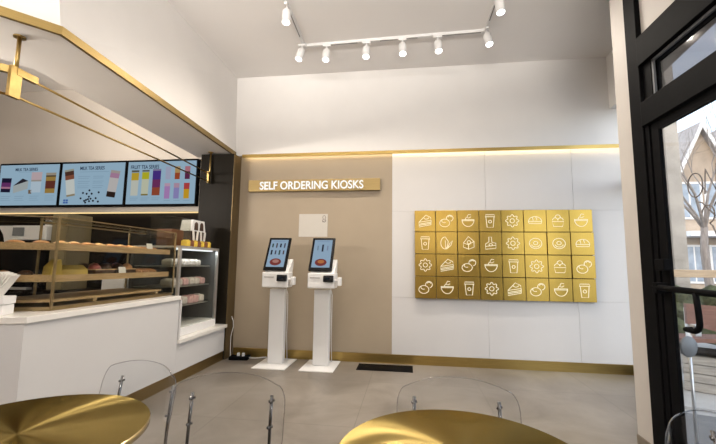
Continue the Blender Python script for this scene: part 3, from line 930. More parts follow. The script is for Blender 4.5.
drink(s3, 0.435, 0.51, 0.120, 0.62, [((0.26, 0.06, 0.03), 0.0, 0.34), ((0.14, 0.03, 0.10), 0.30, 0.62), ((0.06, 0.03, 0.20), 0.60, 0.93), ((0.20, 0.18, 0.30), 0.93, 1.0)], 0, 0.95)
for j, u in enumerate((0.60, 0.735, 0.88)):
    cols = [[((0.34, 0.36, 0.48), 0, 1)], [((0.30, 0.06, 0.02), 0, 0.8), ((0.40, 0.26, 0.10), 0.5, 1)], [((0.10, 0.02, 0.06), 0, 0.6), ((0.40, 0.16, 0.20), 0.6, 1)]][j]
    drink(s3, u, 0.72, 0.075, 0.30, cols, 0, 0.95)
    cols = [[((0.36, 0.20, 0.42), 0, 1), ((0.46, 0.30, 0.40), 0.8, 1)], [((0.24, 0.22, 0.44), 0, 1), ((0.40, 0.26, 0.34), 0.7, 1)], [((0.52, 0.30, 0.02), 0, 0.7), ((0.40, 0.05, 0.05), 0.6, 1)]][j]
    drink(s3, u, 0.30, 0.08, 0.36, cols, 0, 0.95)
for u in (0.06, 0.22, 0.38):
    lines(s3, u, u + 0.12, 0.14, 2, 0.045)
for u in (0.56, 0.70, 0.84):
    lines(s3, u, u + 0.09, 0.075, 1)

# ================================================================== HANGING BRASS RAIL
hr = thing('hanging_rail', 'brass rail frame hung on rods below the counter soffit', 'rail', (-2.86, 3.7, HS))
def fb(mb, p, q, w, h):
    p, q = Vector(p), Vector(q)
    d = q - p
    yaw = math.atan2(d.y, d.x)
    mb.box((p + q) / 2, (d.length, w, h), Rz(yaw))
    return mb
ny, fy = 2.255, 5.09
part('ceiling_flange', MB().lathe([(0.036, -0.010), (0.036, 0.0)], (-2.750, 2.167, HS), 20), 'brass', hr)
part('drop_rod', MB().tube([(-2.750, 2.167, HS), (-2.750, 2.167, 2.64)], 0.013, 12), 'brass', hr, True)
nx0, ny = -2.750, 2.167
part('bracket_plate', MB().bb(nx0 - 0.014, nx0 + 0.014, ny - 0.040, ny + 0.040, 2.445, 2.670, 0.003), 'brass', hr)
arm = MB()
fb(arm, (nx0, ny, 2.640), (nx0, ny + 0.15, 2.640), 0.035, 0.050)
dl = Vector((-0.66, -0.75, 0))
fb(arm, (nx0, ny, 2.640), Vector((nx0, ny, 2.640)) + dl * 1.0, 0.035, 0.050)
part('cross_arm', arm, 'brass', hr)
part('upper_rod', MB().tube([(nx0, ny + 0.14, 2.628), (-2.848, 4.93, 2.580)], 0.009, 8), 'brass', hr, True)
part('lower_rod', MB().tube([(nx0, ny + 0.03, 2.462), (-2.848, 4.93, 2.462)], 0.009, 8), 'brass', hr, True)
part('lower_rod', MB().tube([(nx0, ny, 2.462), Vector((nx0, ny, 2.462)) + dl], 0.009, 8), 'brass', hr, True)
part('drop_rod', MB().tube([(-2.848, 4.965, HS), (-2.848, 4.965, 2.44)], 0.013, 12), 'brass', hr, True)
part('bracket_plate', MB().bb(-2.864, -2.832, 4.915, 4.955, 2.44, 2.61, 0.003), 'brass', hr)
part('ceiling_flange', MB().lathe([(0.036, -0.010), (0.036, 0.0)], (-2.848, 4.960, HS), 20), 'brass', hr)

# ================================================================== KIOSK SIGN, NOTICE
sg = thing('wall_sign', 'long gold sign board reading SELF ORDERING KIOSKS', 'sign', (-1.37, D, 2.43))
part('board', MB().bb(-2.345, -0.405, D - 0.055, D, 2.350, 2.520, 0.004), 'sign_gold', sg)
text_mesh('lettering', 'SELF ORDERING KIOSKS', 'sign_letter', sg, -2.165, -0.640, 2.435, D - 0.068, 0.118, 0.012, 0.012)
nt_ = thing('paper_notice', 'white paper notice taped on the beige wall above the kiosks', 'notice', (-1.366, D, 1.86))
sh_ = part('sheet', MB().bb(-1.575, -1.155, D - 0.003, D, 1.695, 2.022), 'notice_paper', nt_)
o = MB()
o.tube([(-1.205 + 0.022 * math.cos(a), D - 0.004, 1.972 + 0.026 * math.sin(a)) for a in [i * PI / 6 for i in range(-2, 9)]], 0.004, 4)
o.tube([(-1.205 + 0.026 * math.cos(a), D - 0.004, 1.925 + 0.022 * math.sin(a)) for a in [i * PI / 6 for i in range(-6, 7)]], 0.004, 4)
o.tube([(-1.235, D - 0.004, 1.905), (-1.18, D - 0.004, 1.93)], 0.004, 4)
part('printed_mark', o, 'ink', nt_)
o = MB()
for i in range(3):
    o.bb(-1.235, -1.185, D - 0.0045, D - 0.003, 1.85 - i * 0.02, 1.853 - i * 0.02)
part('small_print', o, mat('pale_ink', (0.55, 0.52, 0.48), 0.8, noise=(20, 0.05)), nt_)

# ================================================================== KIOSKS
def kiosk(xc, label, plates):
    t = thing('ordering_kiosk', label, 'kiosk', (xc, 4.90, 0), 0, 'self ordering kiosks')
    part('base_plate', MB().box((xc, 4.905, 0.006), (0.43, 0.53, 0.012), None, 0.003), 'white_metal', t)
    part('pedestal', MB().box((xc, 4.94, 0.492), (0.205, 0.10, 0.96), None, 0.006), 'white_metal', t)
    hs = MB()
    hs.box((xc + 0.030, 4.800, 1.100), (0.350, 0.20, 0.195), None, 0.012)
    hs.prism_x([(4.70, 1.172), (4.92, 1.172), (4.965, 1.33), (4.94, 1.37), (4.84, 1.28), (4.74, 1.20)], xc - 0.12, xc + 0.19)
    h = part('printer_housing', hs, 'white', t)
    part('receipt_slot', MB().box((xc - 0.05, 4.698, 1.135), (0.13, 0.006, 0.008)), 'ink', h)
    # tilted screen
    lo = Vector((xc + 0.008, 4.715, 1.222)); hi = Vector((xc + 0.008, 4.935, 1.660))
    d = hi - lo
    a = math.atan2(d.z, d.y)
    up = d.normalized()
    nrm = Vector((0, -up.z, up.y))
    RT = Matrix((Vector((1, 0, 0)), up, -nrm)).transposed()
    RT = Matrix(((1, 0, 0), (0, up.y, -nrm.y), (0, up.z, -nrm.z)))
    def on(u, v, off):   # u in m across, v in m up the screen, off towards the viewer
        return lo + Vector((u, 0, 0)) + up * v + nrm * off
    b = part('screen_body', MB().box(on(0, d.length / 2, -0.012), (0.308, d.length, 0.030), RT, 0.010), 'black_gloss', t)
    dsp = part('display', MB().box(on(0, d.length / 2 + 0.005, 0.004), (0.240, d.length - 0.085, 0.003), RT), ecol((0.29, 0.41, 0.54)), t)
    Ld = d.length
    def tile(u, v, w, h, c, nm='item_picture'):
        part(nm, MB().box(on(u, v, 0.0062), (w, h, 0.001), RT), ecol(c), dsp)
    tile(0, Ld - 0.062, 0.17, 0.014, (0.24, 0.34, 0.48), 'heading')
    if plates == 8:
        for j in range(2):
            for i in range(4):
                c = [(0.05, 0.08, 0.07), (0.08, 0.05, 0.05), (0.02, 0.02, 0.03), (0.07, 0.06, 0.09)][(i + 2 * j) % 4]
                tile(-0.083 + i * 0.055, Ld - 0.125 - j * 0.105, 0.022 - 0.003 * (i % 2), 0.058 + 0.012 * ((i + j) % 2), c)
                tile(-0.083 + i * 0.055, Ld - 0.167 - j * 0.105, 0.034, 0.005, (0.28, 0.38, 0.50), 'caption')
    else:
        for i in range(3):
            tile(-0.065 + i * 0.065, Ld - 0.16, 0.016 + 0.008 * (i == 1), 0.07 + 0.035 * (i == 1), [(0.18, 0.25, 0.32), (0.03, 0.035, 0.05), (0.20, 0.24, 0.34)][i])
            for k in range(5):
                tile(-0.065 + i * 0.065 + 0.018, Ld - 0.105 - k * 0.028, 0.020, 0.005, (0.26, 0.36, 0.48), 'caption')
    pt = MB()
    ring_ = [on(0.078 * math.cos(2 * PI * k / 24) - 0.002, 0.118 + 0.052 * math.sin(2 * PI * k / 24), 0.0075) for k in range(24)]
    pt.b.faces.new([pt.b.verts.new(p) for p in ring_])
    part('plate_picture', pt, ecol((0.20, 0.045, 0.04)), dsp)
    pt = MB()
    ring_ = [on(0.045 * math.cos(2 * PI * k / 16), 0.128 + 0.026 * math.sin(2 * PI * k / 16), 0.0085) for k in range(16)]
    pt.b.faces.new([pt.b.verts.new(p) for p in ring_])
    part('plate_picture', pt, ecol((0.42, 0.20, 0.17) if plates == 8 else (0.46, 0.17, 0.06)), dsp)
    # card reader on a white bracket
    cr = part('card_reader', MB().box((xc + 0.128, 4.685, 1.125), (0.130, 0.045, 0.082), Rx(-0.15), 0.008), 'black_gloss', t)
    part('reader_screen', MB().box((xc + 0.118, 4.661, 1.130), (0.055, 0.004, 0.026), Rx(-0.15)), ecol((0.012, 0.016, 0.02)), cr)
    br = MB()
    br.box((xc + 0.225, 4.745, 1.105), (0.07, 0.06, 0.030), None, 0.006)
    br.box((xc + 0.262, 4.745, 1.090), (0.045, 0.085, 0.105), None, 0.010)
    part('scanner_bracket', br, 'white', t)
    cb_ = MB()
    cb_.tube([(xc + 0.11, 4.93, 0.99), (xc + 0.125, 4.96, 0.90), (xc + 0.120, 4.985, 0.70), (xc + 0.115, 4.995, 0.35), (xc + 0.12, 5.03, 0.03), (xc + 0.10, 5.10, 0.016)], 0.005, 6)
    part('power_cable', cb_, 'white', t, True)
    return t
kiosk(-1.748, 'white ordering kiosk nearest the dark column, screen showing two rows of items', 8)
kiosk(-1.140, 'white ordering kiosk nearest the floor vent, screen showing one tall drink', 3)

# power box on the floor with plugs and flex up the column
pw = thing('power_box', 'black power box with white plugs on floor by the column', 'power strip', (-2.31, 5.06, 0))
part('housing', MB().box((-2.31, 5.06, 0.022), (0.26, 0.15, 0.044), Rz(0.1), 0.008), 'black', pw)
for i, dx in enumerate((-0.02, 0.05)):
    part('plug', MB().box((-2.31 + dx, 5.06, 0.062), (0.035, 0.035, 0.045), Rz(0.3), 0.006), 'white', pw)
part('cable', MB().tube([(-2.19, 5.07, 0.022), (-2.10, 5.10, 0.012), (-2.02, 5.165, 0.012), (-1.97, 5.18, 0.012)], 0.008, 6), 'white', pw, True)
fx_ = MB().tube([(-2.41, 5.09, 0.012), (-2.47, 5.11, 0.015), (-2.485, 5.13, 0.10), (-2.488, 5.13, 0.28), (-2.475, 5.13, 0.34), (-2.455, 5.13, 0.42), (-2.463, 5.13, 0.50), (-2.488, 5.13, 0.56)], 0.005, 6)
part('cable', fx_, 'white', pw, True)

# floor vent
v0x, v1x, v0y, v1y = -0.665, 0.04, 4.83, 5.12
vn = thing('floor_vent', 'black floor vent grille in front of the gold skirting', 'vent', ((v0x + v1x) / 2, (v0y + v1y) / 2, 0))
vf = MB()
vf.bb(v0x, v1x, v0y, v0y + 0.018, 0, 0.006); vf.bb(v0x, v1x, v1y - 0.018, v1y, 0, 0.006)
vf.bb(v0x, v0x + 0.018, v0y + 0.018, v1y - 0.018, 0, 0.006); vf.bb(v1x - 0.018, v1x, v0y + 0.018, v1y - 0.018, 0, 0.006)
part('frame', vf, 'black', vn)
vs = MB()
for i in range(22):
    x = v0x + 0.035 + i * 0.03
    vs.bb(x - 0.005, x + 0.005, v0y + 0.018, v1y - 0.018, 0.001, 0.005)
part('grille', vs, 'black', vn)
part('duct_plate', MB().bb(v0x + 0.018, v1x - 0.018, v0y + 0.018, v1y - 0.018, 0.0, 0.001), 'black', vn)

# ================================================================== GOLD TILES WITH LIT ICONS
def arc(cx, cy, rx, ry, a0, a1, n=14):
    return [(cx + rx * math.cos(math.radians(a0 + (a1 - a0) * i / n)), cy + ry * math.sin(math.radians(a0 + (a1 - a0) * i / n))) for i in range(n + 1)]
def icon_lines(kind):
    if kind == 'cake':
        return [[(-.75, -.15), (.1, .75), (.7, .45), (.75, .1), (-.75, -.15), (-.75, -.75), (.75, -.45), (.75, .1)], [(-.75, -.4), (.75, -.12)], [(-.75, -.55), (.75, -.28)], arc(.15, .45, .3, .2, 180, 360, 8)]
    if kind == 'buns':
        return [arc(-.2, -.25, .6, .48, 0, 360, 22), arc(.42, .35, .40, .38, -75, 200, 16), arc(-.25, .0, .3, .22, 150, 300, 8), arc(.42, .48, .2, .16, 0, 180, 8)]
    if kind == 'pot':
        return [[(-.75, .15), (.75, .15)], arc(0, .15, .72, .85, 180, 360, 18), [(-.72, .02), (.72, .02)], [(-.35, .15), (-.2, .45), (.1, .35), (.35, .5)], [(-.1, .5), (.05, .8), (.35, .75)]]
    if kind == 'cup':
        return [[(-.5, .75), (.5, .75), (.58, .5), (-.58, .5), (-.5, .75)], [(-.48, .5), (-.36, -.8), (.36, -.8), (.48, .5)], arc(0, -.1, .18, .18, 0, 360, 12)]
    if kind == 'flower':
        o = []
        for i in range(49):
            a = 2 * PI * i / 48
            r = .66 + .12 * math.cos(8 * a)
            o.append((r * math.cos(a), r * math.sin(a)))
        return [o, arc(0, 0, .26, .26, 0, 360, 14)]
    if kind == 'leaf':
        return [[(-.1, -.75)] + arc(-.15, 0, .55, .75, 260, 90, 12) + [(.2, .2), (.1, -.4), (-.1, -.75)], [(-.1, -.75), (-.15, .3)], [(.0, -.75), (.5, -.3), (.72, .3), (.35, -.1), (.1, -.6)]]
    if kind == 'muffin':
        return [[(-.6, -.0), (.0, .8), (.65, .2), (.65, -.5), (.0, -.75), (-.6, -.5), (-.6, 0), (.0, -.2), (.65, .2)], [(0, -.2), (0, -.75)], arc(.05, .1, .2, .2, 0, 360, 10)]
    if kind == 'bottle':
        return [[(-.6, -.75), (.6, -.6), (.6, 0), (.15, .1), (.1, .75), (-.2, .75), (-.2, .15), (-.6, -.1), (-.6, -.75)], [(-.6, -.4), (.6, -.25)], arc(0, -.2, .2, .15, 0, 360, 10)]
    if kind == 'bread':
        return [arc(0, -.1, .75, .6, 0, 180, 16) + [(-.7, -.35), (.7, -.35), (.75, -.1)], [(-.75, -.1), (.75, -.1)], [(-.3, .4), (-.2, .0)], [(.1, .45), (.2, .05)]]
    if kind == 'basket':
        return [[(-.65, -.1), (-.5, -.7), (.5, -.7), (.65, -.1), (-.65, -.1)], arc(-.3, .05, .3, .3, 0, 180, 9), arc(.3, .05, .3, .3, 0, 180, 9), arc(0, .4, .3, .3, -20, 200, 10)]
    return [arc(0, 0, .7, .62, 0, 360, 24), arc(0, .05, .25, .2, 0, 360, 14), arc(0, 0, .5, .42, 200, 340, 8)]
WORD = {'cake': 'cake slice', 'buns': 'pair of buns', 'pot': 'steaming bowl', 'cup': 'takeaway cup', 'flower': 'scalloped cookie', 'leaf': 'leaf', 'muffin': 'muffin', 'bottle': 'bottle and cake', 'bread': 'bread loaf', 'basket': 'bread basket', 'ring': 'ring doughnut'}
GRID = [['cake', 'buns', 'pot', 'cup', 'flower', 'bread', 'basket', 'pot'],
        ['cup', 'leaf', 'muffin', 'bottle', 'flower', 'ring', 'ring', 'bread'],
        ['flower', 'cake', 'buns', 'pot', 'cup', 'flower', 'basket', 'buns'],
        ['buns', 'pot', 'cup', 'flower', 'cake', 'buns', 'pot', 'cup']]
bx0_, bx1_, bz0_, bz1_ = 0.070, 2.342, 0.868, 2.058
tw, th_ = (bx1_ - bx0_) / 8, (bz1_ - bz0_) / 4
rowname = ['top', 'second', 'third', 'bottom']
tag(MB().bb(bx0_ + 0.01, bx1_ - 0.01, D - 0.018, D, bz0_ + 0.01, bz1_ - 0.01).obj('tile_backing', 'bronze'), 'dark backing board showing in the gaps between gold tiles', 'board')
for r in range(4):
    for c in range(8):
        x = bx0_ + tw * (c + .5); z = bz1_ - th_ * (r + .5)
        dep = 0.030 + 0.018 * random.random()
        kind = GRID[r][c]
        t = thing('gold_tile', 'gold tile with lit %s icon, %s row, %s from left' % (WORD[kind], rowname[r], ords[c]), 'wall tile', (x, D - 0.018, z), 0, 'gold icon tiles on the white wall')
        gp = 0.004
        yF = D - 0.018 - dep
        # faces lean a touch so each one catches the light differently
        tilt = random.uniform(-0.012, 0.012)
        part('plate', MB().box((x, D - 0.018 - dep / 2, z), (tw - 2 * gp, dep, th_ - 2 * gp), None, 0.002), 'tile', t)
        ic = MB()
        for pl_ in icon_lines(kind):
            pts = [(x + px * tw * 0.385, yF - 0.001, z + pz * th_ * 0.365) for px, pz in pl_]
            cl = (Vector(pts[0]) - Vector(pts[-1])).length < 1e-6
            if cl:
                pts = pts[:-1]
            ic.tube(pts, 0.0055, 4, closed=cl)
        part('icon', ic, 'icon', t, label='cream lit line icon')

# ================================================================== CEILING TRACK AND SPOTLIGHTS
tz = HC
trk = thing('ceiling_track', 'white U shaped lighting track fixed to the ceiling', 'track', (-0.2, 4.2, HC))
ca1, cb1 = Vector((-1.335, 4.42, 0)), Vector((0.905, 4.36, 0))
la, ra = Vector((-1.255, 2.3, 0)), Vector((0.935, 2.3, 0))
def rail(a, b, nm):
    d = (b - a)
    yaw = math.atan2(d.y, d.x)
    c = (a + b) / 2
    p = part(nm, MB().box((c.x, c.y, tz - 0.017), (d.length + 0.035, 0.036, 0.034), Rz(yaw)), 'white_metal', trk)
    sl = MB()
    n = 3
    for i in range(n):
        q = a + d * ((i + 0.5) / n + 0.04)
        sl.box((q.x, q.y, tz - 0.0345), (d.length / n * 0.62, 0.010, 0.004), Rz(yaw))
    part('contact_slot', sl, 'ink', p)
rail(ca1, cb1, 'rail'); rail(ca1, la, 'rail'); rail(cb1, ra, 'rail')
part('corner_joint', MB().box((ca1.x, ca1.y, tz - 0.019), (0.07, 0.07, 0.038), None, 0.004), 'white_metal', trk)
part('corner_joint', MB().box((cb1.x, cb1.y, tz - 0.019), (0.07, 0.07, 0.038), None, 0.004), 'white_metal', trk)
spots = [(-1.300, 3.62, (0.05, 0.20), 'white spotlight on the left arm of the track, lens lit'),
         (-1.345, 4.36, (-0.18, 0.30), 'white spotlight at the left corner of the track'),
         (-1.035, 4.41, (0.0, 0.30), 'white spotlight on the back rail, next to the left corner one'),
         (-0.525, 4.40, (0.0, 0.30), 'white spotlight on the back rail, third from the left corner'),
         (-0.078, 4.386, (0.03, 0.30), 'white spotlight at the middle of the back rail'),
         (0.348, 4.375, (0.04, 0.30), 'white spotlight on the back rail, next to the right corner one'),
         (0.905, 4.30, (0.12, 0.30), 'white spotlight at the right corner of the track'),
         (0.912, 3.72, (0.05, 0.20), 'white spotlight on the right arm of the track')]
SPOT_W = 88.0
for x, y, (ax, ay), lab in spots:
    t = thing('track_spotlight', lab, 'spotlight', (x, y, tz - 0.034), 0, 'spotlights on the ceiling track')
    part('adapter', MB().box((x, y, tz - 0.034 - 0.012), (0.10 if abs(y - 4.39) < 0.04 else 0.036, 0.036 if abs(y - 4.39) < 0.04 else 0.10, 0.024), None, 0.004), 'white_metal', t)
    part('stem', MB().tube([(x, y, tz - 0.05), (x, y, tz - 0.115)], 0.010, 8), 'white_metal', t, True)
    Rt = Matrix.Rotation(math.atan(ax), 3, 'Y') @ Matrix.Rotation(math.atan(ay), 3, 'X')
    # local -z is the beam direction
    dirv = Vector((-ax * 0 + ax * 1.0, -ay * 1.0, -1)).normalized()
    Rt = Vector((0, 0, -1)).rotation_difference(dirv).to_matrix()
    top = Vector((x, y, tz - 0.105))
    part('can', MB().lathe([(0.028, 0.0), (0.042, -0.008), (0.046, -0.02), (0.046, -0.16), (0.040, -0.16), (0.040, -0.152)], top, 24, Rt), 'white_metal', t, True)
    part('lens', MB().lathe([(0.0405, -0.158), (0.0405, -0.152)], top, 24, Rt), 'lens', t, label='glowing lens')
    L_ = bpy.data.lights.new('track_spot_beam', 'SPOT')
    L_.energy = SPOT_W
    L_.color = (1.0, 0.90, 0.78)
    L_.spot_size = math.radians(140)
    L_.spot_blend = 1.0
    L_.shadow_soft_size = 0.04
    lo = bpy.data.objects.new('track_spot_beam', L_)
    COL.objects.link(lo)
    lo.location = top + dirv * 0.17
    lo.rotation_euler = dirv.to_track_quat('-Z', 'Y').to_euler()

# ================================================================== TABLES
def table(x, y, label):
    t = thing('round_table', label, 'table', (x, y, 0))
    n = 96
    R_ = 0.392
    MB().lathe([(R_ - 0.006, 0.716), (R_, 0.720), (R_, 0.737), (R_ - 0.003, 0.7398)], (0, 0, 0), n).obj('edge_band', 'table_edge', t, None, True)
    tb = MB()
    rings = []
    for i in range(1, 13):
        r = (R_ - 0.003) * i / 12
        rings.append([tb.b.verts.new((r * math.cos(2 * PI * k / n), r * math.sin(2 * PI * k / n), 0.740)) for k in range(n)])
    cv = tb.b.verts.new((0, 0, 0.740))
    for k in range(n):
        tb.b.faces.new((cv, rings[0][k], rings[0][(k + 1) % n]))
    for i in range(11):
        for k in range(n):
            tb.b.faces.new((rings[i][k], rings[i + 1][k], rings[i + 1][(k + 1) % n], rings[i][(k + 1) % n]))
    tb.obj('tabletop', 'table', t)
    MB().lathe([(0.035, 0.016), (0.030, 0.03), (0.030, 0.70), (0.09, 0.712), (0.09, 0.716)], (0, 0, 0), 24).obj('column', 'brass', t, None, True)
    MB().lathe([(0.165, 0.0), (0.165, 0.008), (0.155, 0.016)], (0, 0, 0), 40).obj('base', 'brass', t, None, True)
    return t
table(-1.300, 1.160, 'round brushed gold table nearest the white counter')
table(0.160, 1.232, 'round brushed gold table in the middle, with radiating reflections')

# ================================================================== CLEAR CHAIRS
def shell_grid(W=0.5, nu=20, nv=30):
    prof = []
    # (y, z) from seat front over the bend to the back top
    ctrl = [(-0.225, 0.432), (-0.19, 0.448), (-0.08, 0.442), (0.06, 0.432), (0.15, 0.432), (0.195, 0.455), (0.215, 0.51), (0.232, 0.60), (0.25, 0.70), (0.265, 0.78), (0.274, 0.832)]
    for i in range(nv + 1):
        f = i / nv * (len(ctrl) - 1)
        k = min(int(f), len(ctrl) - 2)
        u = f - k
        p0 = ctrl[max(k - 1, 0)]; p1 = ctrl[k]; p2 = ctrl[k + 1]; p3 = ctrl[min(k + 2, len(ctrl) - 1)]
        def cr(a, b, c, d): return 0.5 * ((2 * b) + (-a + c) * u + (2 * a - 5 * b + 4 * c - d) * u * u + (-a + 3 * b - 3 * c + d) * u ** 3)
        prof.append((cr(p0[0], p1[0], p2[0], p3[0]), cr(p0[1], p1[1], p2[1], p3[1])))
    rows = []
    for i, (y, z) in enumerate(prof):
        back = max(0.0, min(1.0, (z - 0.46) / 0.12))
        half = 0.215 + (W / 2 - 0.215) * back
        # rounded corners at the top and the seat front
        tt = (0.832 - z) / 0.11
        if back > 0.9 and tt < 1:
            half *= 0.80 + 0.20 * math.sqrt(max(0.0, 1 - (1 - tt) ** 2))
        ff_ = (y + 0.225) / 0.07
        if z < 0.46 and ff_ < 1:
            half *= 0.82 + 0.18 * math.sqrt(max(0.0, 1 - (1 - max(ff_, 0)) ** 2))
        row = []
        for j in range(nu + 1):
            u = -1 + 2 * j / nu
            cur = abs(u) ** 2.4
            row.append(Vector((u * half, y - back * 0.045 * cur, z + (1 - back) * 0.022 * cur - back * 0.028 * cur * (1 if tt < 1 else 0) * max(0, 1 - tt))))
        rows.append(row)
    return rows
def chair(x, y, rz, label):
    t = thing('clear_chair', label, 'chair', (x, y, 0), rz, 'clear plastic chairs')
    rows = shell_grid()
    sb = MB()
    nv, nu = len(rows), len(rows[0])
    vs_ = [[sb.b.verts.new(p) for p in r] for r in rows]
    for i in range(nv - 1):
        for j in range(nu - 1):
            sb.b.faces.new((vs_[i][j], vs_[i][j + 1], vs_[i + 1][j + 1], vs_[i + 1][j]))
    sh = sb.obj('shell', 'acrylic', t, None, True, label='clear seat and back shell')
    sm = sh.modifiers.new('thickness', 'SOLIDIFY')
    sm.thickness = 0.006
    sm.offset = 0
    loop_ = [r[0] for r in rows] + rows[-1][1:-1] + [r[-1] for r in reversed(rows)] + list(reversed(rows[0][1:-1]))
    MB().tube(loop_, 0.0022, 6, closed=True).obj('shell_rim', 'acrylic_edge', sh, None, True)
    for sx in (-1, 1):
        # rear leg carries on up behind the back
        rr_ = MB().tube([(sx * 0.195, 0.29, 0.0), (sx * 0.182, 0.235, 0.40), (sx * 0.180, 0.236, 0.50), (sx * 0.179, 0.247, 0.64), (sx * 0.178, 0.263, 0.745)], 0.0070, 10)
        lg = rr_.obj('leg', 'chrome', t, None, True)
        bl = MB()
        for yy, zz in ((0.256, 0.722), (0.240, 0.620)):
            bl.tube([(sx * 0.178 - 0.012, yy + 0.006, zz - 0.004), (sx * 0.178 + 0.012, yy + 0.006, zz + 0.004)], 0.0060, 8)
            bl.tube([(sx * 0.178, yy - 0.012, zz), (sx * 0.178, yy + 0.018, zz)], 0.0045, 8)
        bl.obj('clamp', 'chrome', lg, None, True)
        MB().tube([(sx * 0.19, -0.185, 0.0), (sx * 0.175, -0.15, 0.415)], 0.0085, 10).obj('leg', 'chrome', t, None, True)
        MB().tube([(sx * 0.175, -0.15, 0.415), (sx * 0.178, 0.235, 0.405)], 0.0075, 8).obj('seat_rail', 'chrome', t, None, True)
    MB().tube([(-0.175, -0.13, 0.413), (0.175, -0.13, 0.413)], 0.0075, 8).obj('cross_rail', 'chrome', t, None, True)
    return t
chair(-1.335, 1.490, -0.28, 'clear plastic chair tucked at the gold table by the counter')
chair(-0.755, 1.372, 0.07, 'clear plastic chair standing between the two gold tables')
chair(0.192, 1.475, -0.02, 'clear plastic chair behind the middle gold table')
chair(1.075, 1.250, 0.62, 'clear plastic chair turned away, beside the black glass door')

# ================================================================== STREET OUTSIDE
struct(MB().bb(1.74, 40, -20, 60, -0.30, -0.16).obj('street', 'asphalt'))
struct(MB().prism([(1.74, -8), (5.2, -8), (6.6, 12), (3.4, 12), (2.99, 5.46), (1.74, 3.2)], -0.16, -0.06).obj('sidewalk', 'pavement'))
struct(MB().bb(-30, 1.74, -30, -4.2, -0.3, -0.05).obj('pavement', 'pavement'))

struct(MB().prism([(1.80, -3.0), (2.22, -3.0), (2.22, 2.88), (2.37, 4.05), (1.82, 3.08)], 3.10, 3.22).obj('canopy', 'grey_soffit'))
struct(MB().prism([(2.2, 4.42), (5.0, 3.5), (5.05, 3.66), (2.25, 4.60)], -0.06, -0.03).obj('kerb', 'pavement'))
struct(MB().prism([(1.75, 1.0), (4.2, 0.8), (4.3, 3.60), (2.2, 4.28), (1.75, 3.0)], -0.06, -0.052).obj('entrance_paving', 'asphalt'))
# pale stone building next along the street
sb_ = thing('stone_building', 'tall pale stone building just beyond the black door frame', 'building', (3.9, 8.2, -0.16))
part('wall', MB().bb(3.0, 5.20, 8.0, 9.6, -0.06, 9.0), 'stone', sb_)
for z in (1.1, 2.75, 4.4, 6.2):
    part('stone_band', MB().bb(2.95, 5.235, 7.95, 9.6, z, z + 0.10), 'stone', sb_)
for z in (3.0, 4.8, 0.2):
    w_ = part('window', MB().bb(4.15, 4.62, 7.96, 8.0, z, z + 1.15), 'house_white', sb_)
    part('pane', MB().bb(4.2, 4.57, 7.95, 7.96, z + 0.05, z + 1.1), 'pane_blue', w_)
part('corner_pier', MB().bb(4.98, 5.22, 7.9, 8.0, -0.06, 9.0), 'stone', sb_)

def house(name_label, x0, x1, y0, y1, h, ridge, wallm, cat_label, gableboard='house_white'):
    t = thing('house', cat_label, 'house', ((x0 + x1) / 2, (y0 + y1) / 2, -0.16))
    part('wall', MB().bb(x0, x1, y0, y1, -0.16, h), wallm, t)
    xm = (x0 + x1) / 2
    part('gable', MB().prism_y([(x0, h), (x1, h), (xm, ridge)], y0, y1), wallm, t)
    rf_ = MB()
    ov = 0.35
    for s in (-1, 1):
        xa = xm; xb = x0 - ov if s < 0 else x1 + ov
        zb_ = h - ov * (ridge - h) / (xm - x0)
        rf_.prism_y([(xa, ridge), (xb, zb_), (xb, zb_ + 0.14), (xa, ridge + 0.14)], y0 - 0.3, y1)
    part('roof', rf_, 'roof', t)
    fb_ = MB()
    for s in (-1, 1):
        xb = x0 - ov if s < 0 else x1 + ov
        zb_ = h - ov * (ridge - h) / (xm - x0)
        fb_.prism_y([(xm, ridge - 0.12), (xb, zb_ - 0.12), (xb, zb_ + 0.16), (xm, ridge + 0.16)], y0 - 0.34, y0 - 0.30)
    part('barge_board', fb_, gableboard, t)
    nx = max(2, int((x1 - x0) / 1.5))
    for iz, z in enumerate((0.7, 3.3)):
        for i in range(nx):
            xw = x0 + (x1 - x0) * (i + 0.5) / nx
            w_ = part('window', MB().bb(xw - 0.48, xw + 0.48, y0 - 0.06, y0, z, z + 1.55), 'house_white', t)
            p_ = MB()
            p_.bb(xw - 0.40, xw - 0.03, y0 - 0.07, y0 - 0.06, z + 0.08, z + 1.47)
            p_.bb(xw + 0.03, xw + 0.40, y0 - 0.07, y0 - 0.06, z + 0.08, z + 1.47)
            part('pane', p_, 'pane_blue', w_)
    part('porch_roof', MB().bb(x0 - 0.1, x1 + 0.1, y0 - 0.9, y0, 2.55, 2.75), 'house_white', t)
    return t
house('a', 10.9, 13.0, 17.0, 21, 5.0, 7.2, 'house_tan', 'tan gabled house across the street behind the bare tree')
house('b', 14.0, 18.0, 19.0, 24, 5.6, 8.4, 'house_white', 'white gabled house farther along, beside the tan one')

